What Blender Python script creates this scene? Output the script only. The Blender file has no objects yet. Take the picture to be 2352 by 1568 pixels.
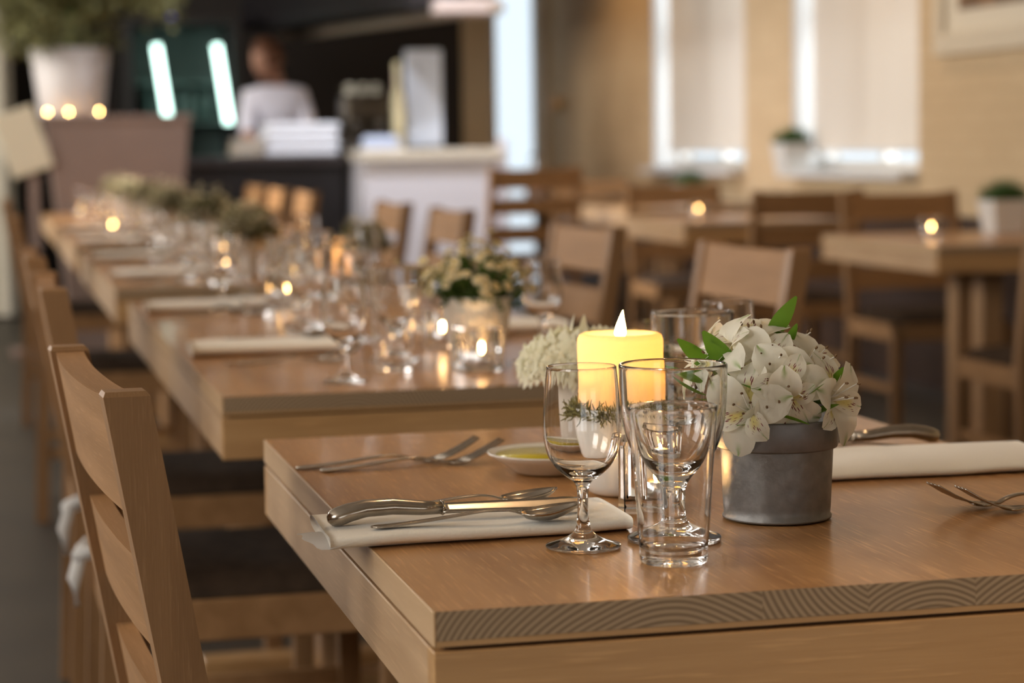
import bpy, math, random
from mathutils import Vector, Matrix, noise
random.seed(7)
PI = math.pi
S = bpy.context.scene
COL = S.collection

# ------------------------------------------------------------------ camera
f_px, pitch, yaw, roll = 5035.0, 0.089, 0.2351, -0.0143
CAM = Vector((0, 0, 1.073))
Fv = Vector((math.sin(yaw)*math.cos(pitch), math.cos(yaw)*math.cos(pitch), -math.sin(pitch)))
Rv = Vector((math.cos(yaw), -math.sin(yaw), 0)); Uv = Rv.cross(Fv)
R2 = math.cos(roll)*Rv + math.sin(roll)*Uv; U2 = -math.sin(roll)*Rv + math.cos(roll)*Uv
cd = bpy.data.cameras.new('camera'); cam = bpy.data.objects.new('camera', cd); COL.objects.link(cam)
M = Matrix((R2, U2, -Fv)).transposed().to_4x4(); M.translation = CAM
cam.matrix_world = M
cd.sensor_width = 36; cd.lens = 36*f_px/2352; cd.clip_start = .05; cd.clip_end = 200
cd.dof.use_dof = True; cd.dof.focus_distance = 1.83; cd.dof.aperture_fstop = 5.0
S.camera = cam

# ------------------------------------------------------------------ world, daylight, exposure
w = bpy.data.worlds.new('sky'); S.world = w; w.use_nodes = True
bg = w.node_tree.nodes['Background']; bg.inputs[0].default_value = (.80, .91, 1, 1); bg.inputs[1].default_value = 1.15
def area(name, loc, size, energy, col, direction):
    l = bpy.data.lights.new(name, 'AREA'); l.shape = 'RECTANGLE'; l.size, l.size_y = size; l.energy = energy; l.color = col
    o = bpy.data.objects.new(name, l); COL.objects.link(o); o.location = loc
    o.rotation_euler = Vector(direction).to_track_quat('-Z', 'Y').to_euler(); return o
DAY = (1.0, .95, .89)
WIN_L = (-.4, 2.1, 4.6, 7.1, 9.6, 12.1)
for y in WIN_L:
    area('window_daylight', (-2.96, y, 2.0), (1.4, 1.3), 48 if y < 3 else 26 if y < 9 else 105, DAY, (1, 0, -.2))
area('front_window_daylight', (-.4, -2.94, .65), (1.5, 1.0), 5, DAY, (.1, 1, 0))
area('front_window_daylight', (2.2, -2.94, .65), (1.5, 1.0), 5, DAY, (0, 1, 0))
area('side_window_daylight', (4.6, 9.2, 1.7), (1.5, 1.5), 34, (.93, .97, 1), (-1, .55, -.05))
area('side_window_daylight', (4.6, 11.5, 1.7), (1.6, 1.5), 34, (.93, .97, 1), (-1, .55, -.05))
S.view_settings.view_transform = 'Standard'; S.view_settings.look = 'None'
S.view_settings.gamma = 1.0; S.view_settings.use_curve_mapping = False
S.view_settings.exposure = 0.1
cy = S.cycles
cy.max_bounces = 16; cy.transmission_bounces = 16; cy.glossy_bounces = 4; cy.diffuse_bounces = 3; cy.transparent_max_bounces = 8
cy.use_adaptive_sampling = True; cy.adaptive_threshold = .09; cy.adaptive_min_samples = 20; cy.caustics_reflective = False
cy.sample_clamp_indirect = 40.0; cy.blur_glossy = .5; cy.use_denoising = True

# ------------------------------------------------------------------ materials
def new_mat(name):
    m = bpy.data.materials.new(name); m.use_nodes = True
    return m, m.node_tree.nodes, m.node_tree.links, m.node_tree.nodes['Principled BSDF']
def sset(b, k, v):
    if k in b.inputs: b.inputs[k].default_value = v
def c4(c): return (c[0], c[1], c[2], 1)
def plain(name, col, rough=.5, metal=0, emit=None, estr=0, var=.0, vscale=20, bump=0, bscale=60, sheen=0, coat=0, spec=None):
    m, n, l, b = new_mat(name)
    sset(b, 'Base Color', c4(col)); sset(b, 'Roughness', rough); sset(b, 'Metallic', metal); sset(b, 'Sheen Weight', sheen); sset(b, 'Coat Weight', coat)
    if spec is not None: sset(b, 'Specular IOR Level', spec)
    if emit: sset(b, 'Emission Color', c4(emit)); sset(b, 'Emission Strength', estr)
    tc = n.new('ShaderNodeTexCoord')
    if var:
        nz = n.new('ShaderNodeTexNoise'); nz.inputs['Scale'].default_value = vscale; nz.inputs['Detail'].default_value = 4
        l.new(tc.outputs['Object'], nz.inputs['Vector'])
        r = n.new('ShaderNodeValToRGB'); r.color_ramp.elements[0].position = .3; r.color_ramp.elements[1].position = .7
        r.color_ramp.elements[0].color = c4([c*(1-var) for c in col]); r.color_ramp.elements[1].color = c4([min(1, c*(1+var)) for c in col])
        l.new(nz.outputs['Fac'], r.inputs[0]); l.new(r.outputs[0], b.inputs['Base Color'])
    if bump:
        nb = n.new('ShaderNodeTexNoise'); nb.inputs['Scale'].default_value = bscale; nb.inputs['Detail'].default_value = 3
        l.new(tc.outputs['Object'], nb.inputs['Vector'])
        bp = n.new('ShaderNodeBump'); bp.inputs['Strength'].default_value = bump; bp.inputs['Distance'].default_value = .01
        l.new(nb.outputs['Fac'], bp.inputs['Height']); l.new(bp.outputs[0], b.inputs['Normal'])
    return m
def wood(name, light, dark, axis='Y', rough=.35, fine=220, streak=.35, endgrain=None, coat=.25, spec=.5):
    m, n, l, b = new_mat(name)
    tc = n.new('ShaderNodeTexCoord')
    def stretched(across, along):
        mp = n.new('ShaderNodeMapping'); s = [across]*3; s['XYZ'.index(axis)] = along
        mp.inputs['Scale'].default_value = s; l.new(tc.outputs['Object'], mp.inputs['Vector']); return mp
    a = n.new('ShaderNodeTexNoise'); a.inputs['Scale'].default_value = 1; a.inputs['Detail'].default_value = 5; a.inputs['Distortion'].default_value = .6
    l.new(stretched(26, 2.2).outputs[0], a.inputs['Vector'])
    r = n.new('ShaderNodeValToRGB'); r.color_ramp.elements[0].position = .32; r.color_ramp.elements[1].position = .68
    r.color_ramp.elements[0].color = c4(dark); r.color_ramp.elements[1].color = c4(light); l.new(a.outputs['Fac'], r.inputs[0])
    p = n.new('ShaderNodeTexNoise'); p.inputs['Scale'].default_value = 1; p.inputs['Detail'].default_value = 3
    l.new(stretched(fine*2.4, fine*.11).outputs[0], p.inputs['Vector'])
    pr = n.new('ShaderNodeMapRange'); pr.inputs[1].default_value = .56; pr.inputs[2].default_value = .70; pr.inputs[4].default_value = streak
    l.new(p.outputs['Fac'], pr.inputs[0])
    mx = n.new('ShaderNodeMixRGB'); mx.blend_type = 'MIX'; mx.inputs[2].default_value = c4([min(1, c*1.55+.03) for c in light])
    l.new(pr.outputs[0], mx.inputs[0]); l.new(r.outputs[0], mx.inputs[1])
    out = mx.outputs[0]
    if endgrain:
        # growth rings around the object's own axis, seen only where the board is cut across
        sp = n.new('ShaderNodeSeparateXYZ'); l.new(tc.outputs['Object'], sp.inputs[0])
        nd = n.new('ShaderNodeTexNoise'); nd.inputs['Scale'].default_value = 7; nd.inputs['Detail'].default_value = 1; l.new(tc.outputs['Object'], nd.inputs['Vector'])
        cmb = n.new('ShaderNodeCombineXYZ'); l.new(sp.outputs['X'], cmb.inputs[0]); l.new(sp.outputs['Z'], cmb.inputs[1])
        ln = n.new('ShaderNodeVectorMath'); ln.operation = 'LENGTH'; l.new(cmb.outputs[0], ln.inputs[0])
        ma = n.new('ShaderNodeMath'); ma.operation = 'MULTIPLY_ADD'; l.new(nd.outputs['Fac'], ma.inputs[0]); ma.inputs[1].default_value = .035; l.new(ln.outputs['Value'], ma.inputs[2])
        ms = n.new('ShaderNodeMath'); ms.operation = 'MULTIPLY'; l.new(ma.outputs[0], ms.inputs[0]); ms.inputs[1].default_value = 2*PI/.0047
        si = n.new('ShaderNodeMath'); si.operation = 'SINE'; l.new(ms.outputs[0], si.inputs[0])
        rr = n.new('ShaderNodeValToRGB'); rr.color_ramp.elements[0].position = .15; rr.color_ramp.elements[1].position = .8
        mr = n.new('ShaderNodeMapRange'); mr.inputs[1].default_value = -1; mr.inputs[2].default_value = 1; l.new(si.outputs[0], mr.inputs[0])
        rr.color_ramp.elements[0].color = c4(endgrain[0]); rr.color_ramp.elements[1].color = c4(endgrain[1]); l.new(mr.outputs[0], rr.inputs[0])
        sn = n.new('ShaderNodeSeparateXYZ'); l.new(tc.outputs['Normal'], sn.inputs[0])
        ab = n.new('ShaderNodeMath'); ab.operation = 'ABSOLUTE'; l.new(sn.outputs['Y'], ab.inputs[0])
        gt = n.new('ShaderNodeMath'); gt.operation = 'GREATER_THAN'; l.new(ab.outputs[0], gt.inputs[0]); gt.inputs[1].default_value = .8
        m2 = n.new('ShaderNodeMixRGB'); l.new(gt.outputs[0], m2.inputs[0]); l.new(out, m2.inputs[1]); l.new(rr.outputs[0], m2.inputs[2]); out = m2.outputs[0]
        rm = n.new('ShaderNodeMapRange'); l.new(gt.outputs[0], rm.inputs[0]); rm.inputs[3].default_value = rough; rm.inputs[4].default_value = .6; l.new(rm.outputs[0], b.inputs['Roughness'])
    l.new(out, b.inputs['Base Color'])
    if not endgrain: sset(b, 'Roughness', rough)
    sset(b, 'Coat Weight', coat); sset(b, 'Coat Roughness', .14); sset(b, 'Specular IOR Level', spec)
    bp = n.new('ShaderNodeBump'); bp.inputs['Strength'].default_value = .12; bp.inputs['Distance'].default_value = .002
    l.new(p.outputs['Fac'], bp.inputs['Height']); l.new(bp.outputs[0], b.inputs['Normal'])
    return m
def glass(name, col=(1, 1, 1), rough=0, ior=1.45):
    m, n, l, b = new_mat(name); sset(b, 'Base Color', c4(col)); sset(b, 'Roughness', rough); sset(b, 'Transmission Weight', 1); sset(b, 'IOR', ior); return m
def translucent(name, col, amount=.5, rough=.9, tcol=None, bump=0):
    m, n, l, b = new_mat(name); sset(b, 'Base Color', c4(col)); sset(b, 'Roughness', rough); sset(b, 'Specular IOR Level', .2)
    t = n.new('ShaderNodeBsdfTranslucent'); t.inputs[0].default_value = c4(tcol or col)
    mx = n.new('ShaderNodeMixShader'); mx.inputs[0].default_value = amount
    l.new(b.outputs[0], mx.inputs[1]); l.new(t.outputs[0], mx.inputs[2]); l.new(mx.outputs[0], n['Material Output'].inputs[0])
    return m
def flame_mat(name, col, s):
    m, n, l, b = new_mat(name); e = n.new('ShaderNodeEmission'); e.inputs[0].default_value = c4(col); e.inputs[1].default_value = s
    l.new(e.outputs[0], n['Material Output'].inputs[0]); return m

OAK_L, OAK_D = (.53, .275, .105), (.38, .18, .06)
M_TOP = wood('limed_oak_board', OAK_L, OAK_D, 'Y', .32, fine=170, streak=.55, endgrain=((.23, .155, .09), (.42, .30, .185)), coat=.22, spec=.35)
M_EDGE = wood('oak_edge_strip', (.60, .40, .22), (.50, .32, .165), 'Y', .4, streak=.15)
M_OAKX = wood('oak_grain_across', (.55, .325, .14), (.42, .23, .09), 'X', .42, fine=120, streak=.3)
M_OAKY = wood('oak_grain_along', (.55, .36, .20), (.43, .265, .135), 'Y', .42, fine=140, streak=.25)
M_OAKZ = wood('oak_grain_upright', (.46, .265, .125), (.33, .18, .078), 'Z', .40, fine=260, streak=.3)
M_CHAIR = wood('chair_oak', (.30, .162, .070), (.21, .108, .043), 'Z', .55, fine=260, streak=.25, coat=.04, spec=.3)
M_CHAIRX = wood('chair_oak_rail', (.37, .20, .088), (.28, .147, .060), 'X', .6, fine=200, streak=.2, coat=.0, spec=.22)
M_CUSH = plain('dark_brown_seat_cloth', (.05, .031, .019), .85, spec=.15, var=.25, vscale=30, bump=.3, bscale=300)
M_GLASS = glass('clear_glass')
M_RIMW = glass('thick_clear_glass', (.985, .99, .985))
M_STEEL = plain('brushed_steel', (.44, .385, .32), .22, 1, var=.08, vscale=90)
M_ZINC = plain('galvanised_zinc', (.20, .193, .185), .46, .6, var=.14, vscale=90, bump=.08, bscale=90)
M_ZINCL = plain('galvanised_zinc_rim', (.19, .185, .185), .46, .6, var=.12, vscale=70)
M_SOIL = plain('dark_soil', (.03, .022, .015), .95, bump=.6, bscale=200)
M_CERAM = plain('white_glazed_ceramic', (.74, .70, .63), .18, coat=.3)
M_WPOT = plain('white_matt_pot', (.72, .67, .58), .55, var=.06, vscale=40)
M_NAP = plain('cream_paper_napkin', (.88, .81, .69), .9, sheen=.3, bump=.12, bscale=500)
M_NAPT = translucent('thin_paper_ply', (.85, .83, .80), .45)
M_WAX = translucent('candle_wax', (.95, .82, .58), .55, .45, (1, .84, .56))
M_TLWAX = translucent('tealight_wax', (.95, .85, .66), .5, .4, (1, .75, .4))
M_ALU = plain('tealight_aluminium', (.8, .8, .8), .28, 1)
M_FLAME = flame_mat('candle_flame', (1, .54, .17), 95)
M_OIL = glass('olive_oil', (.75, .62, .08), .02, 1.47)
M_OILB = plain('olive_oil_pool', (.46, .35, .02), .12, spec=.3)
M_MOSS = plain('dried_moss', (.22, .19, .055), .9, var=.6, vscale=120)
M_LEAF = translucent('glossy_green_leaf', (.10, .22, .022), .35, .4, (.22, .42, .03))
M_DLEAF = translucent('dark_green_leaf', (.045, .085, .018), .25, .5, (.09, .17, .02))
M_STEMG = plain('green_stem', (.12, .2, .04), .5)
M_DISC = plain('daisy_yellow_disc', (.55, .36, .03), .8, bump=.5, bscale=900)
M_DPET = translucent('daisy_white_petal', (.78, .69, .46), .35)
M_HYD = translucent('cream_white_petal', (.86, .82, .66), .4, .8, (.9, .88, .62))
M_ANTH = plain('brown_anther', (.16, .085, .03), .7)
M_FILA = plain('pale_filament', (.85, .82, .72), .6)
M_GRASS = plain('clipped_green_grass', (.05, .12, .02), .7, var=.4, vscale=60)
M_WHITEBOX = plain('white_square_pot', (.72, .70, .66), .4)
M_BUSH = plain('olive_green_foliage', (.12, .115, .035), .7, var=.5, vscale=12)
M_BUSH2 = plain('pale_green_foliage', (.19, .19, .075), .7, var=.5, vscale=12)

def petal_mat(name, streaks):
    m, n, l, b = new_mat(name)
    uv = n.new('ShaderNodeUVMap'); uv.uv_map = 'UVMap'
    sp = n.new('ShaderNodeSeparateXYZ'); l.new(uv.outputs[0], sp.inputs[0])
    white = (.90, .855, .72)
    def mapr(src, a, b_, c, d):
        r = n.new('ShaderNodeMapRange'); r.interpolation_type = 'SMOOTHSTEP'
        for i, v in enumerate((a, b_, c, d)): r.inputs[i+1].default_value = v
        l.new(src, r.inputs[0]); return r.outputs[0]
    def mul(a, b_):
        x = n.new('ShaderNodeMath'); x.operation = 'MULTIPLY'; l.new(a, x.inputs[0])
        if isinstance(b_, float): x.inputs[1].default_value = b_
        else: l.new(b_, x.inputs[1])
        return x.outputs[0]
    def mix(fac, col, prev):
        x = n.new('ShaderNodeMixRGB'); l.new(fac, x.inputs[0]); x.inputs[2].default_value = c4(col)
        if isinstance(prev, tuple): x.inputs[1].default_value = c4(prev)
        else: l.new(prev, x.inputs[1])
        return x.outputs[0]
    du = n.new('ShaderNodeMath'); du.operation = 'SUBTRACT'; l.new(sp.outputs['X'], du.inputs[0]); du.inputs[1].default_value = .5
    ab = n.new('ShaderNodeMath'); ab.operation = 'ABSOLUTE'; l.new(du.outputs[0], ab.inputs[0])
    mid = mapr(ab.outputs[0], 0, .16 if not streaks else .06, 1, 0)
    tip = mapr(sp.outputs['Y'], .72, .98, 0, 1)
    col = mix(mul(mul(mid, tip), .85), (.28, .42, .08), white)
    base = mapr(sp.outputs['Y'], 0, .3, .75, 0)
    col = mix(base, (.50, .58, .24), col)
    if streaks:
        yel = mul(mapr(ab.outputs[0], .05, .34, 1, 0), mul(mapr(sp.outputs['Y'], .2, .35, 0, 1), mapr(sp.outputs['Y'], .55, .78, 1, 0)))
        col = mix(mul(yel, .8), (.80, .68, .16), col)
        mp = n.new('ShaderNodeMapping'); mp.inputs['Scale'].default_value = (17, 5.5, 1); l.new(uv.outputs[0], mp.inputs['Vector'])
        oi = n.new('ShaderNodeObjectInfo'); ad = n.new('ShaderNodeVectorMath'); ad.operation = 'ADD'; l.new(mp.outputs[0], ad.inputs[0]); l.new(oi.outputs['Random'], ad.inputs[1])
        vo = n.new('ShaderNodeTexVoronoi'); vo.inputs['Scale'].default_value = 1; l.new(ad.outputs[0], vo.inputs['Vector'])
        st = mul(mapr(vo.outputs['Distance'], .22, .34, 1, 0), mul(mapr(sp.outputs['Y'], .22, .3, 0, 1), mapr(sp.outputs['Y'], .72, .86, 1, 0)))
        st = mul(st, mapr(ab.outputs[0], .30, .42, 1, 0))
        col = mix(st, (.22, .02, .03), col)
    l.new(col, b.inputs['Base Color']); sset(b, 'Roughness', .6)
    t = n.new('ShaderNodeBsdfTranslucent'); l.new(col, t.inputs[0])
    mx = n.new('ShaderNodeMixShader'); mx.inputs[0].default_value = .38
    l.new(b.outputs[0], mx.inputs[1]); l.new(t.outputs[0], mx.inputs[2]); l.new(mx.outputs[0], n['Material Output'].inputs[0])
    return m
M_PETA = petal_mat('alstroemeria_outer_petal', False)
M_PETB = petal_mat('alstroemeria_streaked_petal', True)

# ------------------------------------------------------------------ mesh helpers
class MB:
    def __init__(s): s.v = []; s.f = []; s.m = []; s.uv = []; s.sm = True
    def add(s, vs, fs, mi=0, uvs=None):
        o = len(s.v); s.v += [tuple(v) for v in vs]; s.f += [tuple(i+o for i in f) for f in fs]; s.m += [mi]*len(fs)
        s.uv += (uvs if uvs else [(0, 0)]*len(vs)); return s
    def box(s, c, d, rot=None, mi=0, bev=0):
        hx, hy, hz = d[0]/2, d[1]/2, d[2]/2
        if bev <= 0:
            vs = [Vector((x*hx, y*hy, z*hz)) for x in (-1, 1) for y in (-1, 1) for z in (-1, 1)]
            fs = [(0, 1, 3, 2), (4, 6, 7, 5), (0, 4, 5, 1), (2, 3, 7, 6), (0, 2, 6, 4), (1, 5, 7, 3)]
        else:
            b = min(bev, hx*.9, hy*.9, hz*.9); vs = []; idx = {}
            for x in (-1, 1):
                for y in (-1, 1):
                    for z in (-1, 1):
                        for k in range(3):
                            p = [x*(hx-b), y*(hy-b), z*(hz-b)]; p[k] = (x*hx, y*hy, z*hz)[k]
                            idx[(x, y, z, k)] = len(vs); vs.append(Vector(p))
            fs = []
            for k in range(3):
                for sg in (-1, 1):
                    a, c2 = [i for i in range(3) if i != k]
                    q = []
                    for (u, v) in ((-1, -1), (1, -1), (1, 1), (-1, 1)):
                        t = [0, 0, 0]; t[k] = sg; t[a] = u; t[c2] = v; q.append(idx[(t[0], t[1], t[2], k)])
                    fs.append(q)
            for k in range(3):
                a, c2 = [i for i in range(3) if i != k]
                for u in (-1, 1):
                    for v in (-1, 1):
                        q = []
                        for (sg, kk) in ((-1, a), (1, a), (1, c2), (-1, c2)):
                            t = [0, 0, 0]; t[k] = sg; t[a] = u; t[c2] = v; q.append(idx[(t[0], t[1], t[2], kk)])
                        fs.append(q)
            for x in (-1, 1):
                for y in (-1, 1):
                    for z in (-1, 1): fs.append([idx[(x, y, z, k)] for k in range(3)])
        if rot is not None: vs = [rot @ v for v in vs]
        c = Vector(c); return s.add([v+c for v in vs], fs, mi)
    def lathe(s, prof, n=40, c=(0, 0, 0), mi=0, closed=False, sx=1, sy=1):
        vs = []; fs = []; k = len(prof)
        for i in range(n):
            a = 2*PI*i/n; ca, sa = math.cos(a), math.sin(a)
            for r, z in prof: vs.append((c[0]+r*ca*sx, c[1]+r*sa*sy, c[2]+z))
        for i in range(n):
            j = (i+1) % n
            for q in range(k if closed else k-1):
                q2 = (q+1) % k
                fs.append((i*k+q, j*k+q, j*k+q2, i*k+q2))
        return s.add(vs, fs, mi)
    def tube(s, pts, rad, n=8, mi=0, ry=None):
        pts = [Vector(p) for p in pts]; rr = rad if isinstance(rad, (list, tuple)) else [rad]*len(pts)
        vs = []; fs = []; up = Vector((0, 0, 1))
        for i, p in enumerate(pts):
            t = (pts[min(i+1, len(pts)-1)]-pts[max(i-1, 0)]).normalized()
            a = t.cross(up)
            if a.length < 1e-4: a = t.cross(Vector((0, 1, 0)))
            a.normalize(); b = a.cross(t)
            r2 = rr[i] if ry is None else ry[i]
            for j in range(n):
                an = 2*PI*j/n; vs.append(p+a*math.cos(an)*rr[i]+b*math.sin(an)*r2)
        for i in range(len(pts)-1):
            for j in range(n):
                k = (j+1) % n; fs.append((i*n+j, i*n+k, (i+1)*n+k, (i+1)*n+j))
        fs.append(tuple(range(n))[::-1]); fs.append(tuple(range((len(pts)-1)*n, len(pts)*n)))
        return s.add(vs, fs, mi)
    def blade(s, sec, mi=0, nx=8, th=.0016):
        # sec: list of (x, y, z, halfwidth, dish): a flat bar of varying width, dished by 'dish' at its middle
        vs = []; fs = []; k = 2*(nx+1)
        for (x, y, z, hw, dish) in sec:
            row = []
            for j in range(nx+1):
                u = -1+2*j/nx; row.append((x, y+u*hw, z-dish*(1-u*u)))
            vs += row; vs += [(a, b, c-th) for a, b, c in reversed(row)]
        for i in range(len(sec)-1):
            for j in range(k): q = (j+1) % k; fs.append((i*k+j, i*k+q, (i+1)*k+q, (i+1)*k+j))
        fs.append(tuple(range(k))[::-1]); fs.append(tuple(range((len(sec)-1)*k, len(sec)*k)))
        return s.add(vs, fs, mi)
    def mesh(s, name, mats, smooth=True, uv=False):
        me = bpy.data.meshes.new(name); me.from_pydata(s.v, [], s.f); me.update()
        for m in (mats if isinstance(mats, (list, tuple)) else [mats]): me.materials.append(m)
        me.polygons.foreach_set('material_index', s.m)
        me.polygons.foreach_set('use_smooth', [smooth]*len(s.f))
        if uv:
            L = me.uv_layers.new(name='UVMap')
            for lp in me.loops: L.data[lp.index].uv = s.uv[lp.vertex_index]
        return me
def obj(name, me, parent=None, loc=(0, 0, 0), rot=None):
    o = bpy.data.objects.new(name, me); COL.objects.link(o); o.location = loc
    if rot: o.rotation_euler = rot
    o.parent = parent; return o
def part(name, mb, mats, parent, smooth=False, loc=(0, 0, 0), rot=None, uv=False): return obj(name, mb.mesh(name, mats, smooth, uv), parent, loc, rot)
def tag(o, label, cat=None, group=None, kind=None):
    o['label'] = label
    if cat: o['category'] = cat
    if group: o['group'] = group
    if kind: o['kind'] = kind
    return o
def thing(name, label, cat, loc=(0, 0, 0), rz=0, group=None):
    o = bpy.data.objects.new(name, None); COL.objects.link(o); o.location = loc; o.rotation_euler = (0, 0, rz); o.empty_display_size = .05
    return tag(o, label, cat, group)
def struct(name, mb, mats, smooth=False, parent=None):
    o = part(name, mb, mats, parent, smooth)
    if parent is None: o['kind'] = 'structure'
    return o
def copy_tree(o, parent=None):
    c = o.copy(); COL.objects.link(c); c.parent = parent
    for ch in list(o.children): copy_tree(ch, c)
    return c
def dup(o, loc, rz=None, label=None, group=None, scale=None, drop=()):
    c = o.copy(); COL.objects.link(c); c.location = loc
    if rz is not None: c.rotation_euler = (0, 0, rz)
    if scale: c.scale = (scale, scale, scale)
    if label: c['label'] = label
    if group: c['group'] = group
    for ch in list(o.children):
        if ch.name.split('.')[0] not in drop: copy_tree(ch, c)
    return c
def wiggle(p, s, a): 
    v = noise.noise_vector(Vector(p)*s); return (p[0]+v.x*a, p[1]+v.y*a, p[2]+v.z*a)

# ================================================================== the room
TZ = .75
M_FLOOR = plain('grey_brown_floor', (.032, .025, .016), .5, var=.3, vscale=3, bump=.05, bscale=25)
M_CEIL = plain('ceiling_plaster', (.78, .72, .64), .9)
def wall_material():
    m, n, l, b = new_mat('beige_painted_brick')
    tc = n.new('ShaderNodeTexCoord'); sp = n.new('ShaderNodeSeparateXYZ'); l.new(tc.outputs['Object'], sp.inputs[0])
    cb = n.new('ShaderNodeCombineXYZ'); l.new(sp.outputs['Y'], cb.inputs[0]); l.new(sp.outputs['Z'], cb.inputs[1])
    br = n.new('ShaderNodeTexBrick'); br.inputs['Scale'].default_value = 1; br.inputs['Brick Width'].default_value = .225; br.inputs['Row Height'].default_value = .075; br.inputs['Mortar Size'].default_value = .006; br.inputs['Mortar Smooth'].default_value = .8
    br.inputs['Color1'].default_value = (.60, .44, .26, 1); br.inputs['Color2'].default_value = (.64, .475, .285, 1); br.inputs['Mortar'].default_value = (.55, .40, .235, 1)
    l.new(cb.outputs[0], br.inputs['Vector']); l.new(br.outputs['Color'], b.inputs['Base Color'])
    bp = n.new('ShaderNodeBump'); bp.invert = True; bp.inputs['Strength'].default_value = .35; bp.inputs['Distance'].default_value = .006; l.new(br.outputs['Fac'], bp.inputs['Height']); l.new(bp.outputs[0], b.inputs['Normal'])
    sset(b, 'Roughness', .85); return m
M_WALLR = wall_material()
M_WALL = plain('beige_plaster', (.56, .44, .29), .9, var=.05, vscale=2)
M_DARK = plain('dark_kitchen_wall', (.016, .012, .010), .7)
M_WFRAME = plain('white_window_frame', (.75, .74, .72), .4)
XL, XR, YF, YB, ZC = -3.0, 4.0, -3.0, 15.4, 2.9
struct('floor', MB().box(((XL+XR)/2+1, (YF+YB)/2, -.05), (XR-XL+4, YB-YF+2, .1)), M_FLOOR)
struct('ceiling', MB().box(((XL+XR)/2, (YF+YB)/2, ZC+.05), (XR-XL+.6, YB-YF+.6, .1)), M_CEIL)
def wall_with_holes(name, axis, pos, a0, a1, holes, mat, th=.25, out=1):
    # wall in the plane axis=pos, running a0..a1, z 0..ZC; holes (h0,h1,z0,z1) sorted along the wall
    mb = MB()
    def b(p0, p1, z0, z1):
        c = (pos+out*th/2, (p0+p1)/2, (z0+z1)/2); d = (th, p1-p0, z1-z0)
        if axis == 'y': c = (c[1], c[0], c[2]); d = (d[1], d[0], d[2])
        mb.box(c, d)
    cur = a0
    for h0, h1, z0, z1 in holes:
        b(cur, h0, 0, ZC)
        if z0 > 0: b(h0, h1, 0, z0)
        if z1 < ZC: b(h0, h1, z1, ZC)
        cur = h1
    b(cur, a1, 0, ZC)
    return struct(name, mb, mat)
wall_with_holes('wall_left', 'x', XL, YF, YB, [(y-.7, y+.7, 1.35, 2.65) for y in WIN_L], M_WALL, out=-1)
wall_with_holes('wall_front', 'y', YF, XL, XR, [(-1.15, .35, .15, 1.15), (1.45, 2.95, .15, 1.15)], M_WALL, out=-1)
W2 = (8.98, 10.53, .93, 2.5); W1 = (11.24, 12.92, .93, 2.5)
wall_with_holes('wall_right', 'x', XR, YF, YB, [W2, W1], M_WALLR)
wall_with_holes('wall_back', 'y', YB, 1.9+1.45, XR, [(3.56, 3.96, 0, 2.6)], M_WALL)
struct('wall_kitchen', MB().box((.1, YB+.12, ZC/2), (6.5, .24, ZC)), M_DARK)
# window frames with panes
def window(name, axis, pos, h, mat=M_WFRAME):
    a0, a1, z0, z1 = h; fr = MB(); t = .05
    def b(mb, p0, p1, q0, q1, th=.06):
        c = (pos, (p0+p1)/2, (q0+q1)/2); d = (th, p1-p0, q1-q0)
        if axis == 'y': c = (c[1], c[0], c[2]); d = (d[1], d[0], d[2])
        mb.box(c, d)
    b(fr, a0, a0+t, z0, z1); b(fr, a1-t, a1, z0, z1); b(fr, a0+t, a1-t, z0, z0+t); b(fr, a0+t, a1-t, z1-t, z1)
    m = (a0+a1)/2; b(fr, m-.03, m+.03, z0+t, z1-t); zm = (z0+z1)/2; b(fr, a0+t, m-.03, zm-.03, zm+.03); b(fr, m+.03, a1-t, zm-.03, zm+.03)
    o = struct(name, fr, mat); return o
wn = 1
for y in WIN_L:
    window('window_%d' % wn, 'x', XL-.16, (y-.7, y+.7, 1.35, 2.65)); wn += 1
for a in ((-1.15, .35), (1.45, 2.95)):
    window('window_%d' % wn, 'y', YF-.16, (a[0], a[1], .15, 1.15)); wn += 1
M_BLIND = translucent('white_roller_blind_cloth', (.70, .62, .53), .085, .95, (.86, .76, .64))
for h, gl, gr in ((W2, .10, .10), (W1, .10, .02)):
    wo = window('window_%d' % wn, 'x', XR+.19, h); wn += 1
    for yy in (h[0]+.006, h[1]-.006): part('window_reveal', MB().box((XR+.09, yy, (h[2]+h[3])/2), (.17, .012, h[3]-h[2]-.002)), M_WFRAME, wo)
    sill = part('window_sill', MB().box((XR+.02, (h[0]+h[1])/2, h[2]-.015), (.22, h[1]-h[0]-.01, .03)), M_WFRAME, wo)
    bl = MB(); n = 24
    vs = []; fs = []
    y0, y1 = h[0]+gr, h[1]-gl
    for i in range(n+1):
        y = y0+(y1-y0)*i/n; x = XR+.07+.006*math.sin(i*1.1)
        vs += [(x, y, h[2]+.10), (x, y, h[3]-.01)]
    fs = [(2*i, 2*i+2, 2*i+3, 2*i+1) for i in range(n)]
    bl.add(vs, fs)
    b = part('roller_blind', bl, M_BLIND, None, True)
    r = part('roller', MB().tube([(XR+.075, y0, h[3]-.04), (XR+.075, y1, h[3]-.04)], .025, 10), M_WFRAME, b)
    r2 = part('bottom_bar', MB().box((XR+.07, (y0+y1)/2, h[2]+.10), (.012, y1-y0, .02)), M_WFRAME, b)
    tag(b, 'white roller blind pulled down over the %s side window' % ('nearer' if h is W2 else 'farther'), 'blind', 'roller blinds on the side windows')
struct('trim_1', MB().box((XR-.011, 9.7, .36), (.022, 11.4, .72)).box((XR-.018, 9.7, .735), (.036, 11.4, .03)), plain('dark_brown_panelling', (.045, .022, .012), .5, var=.2, vscale=5))
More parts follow.
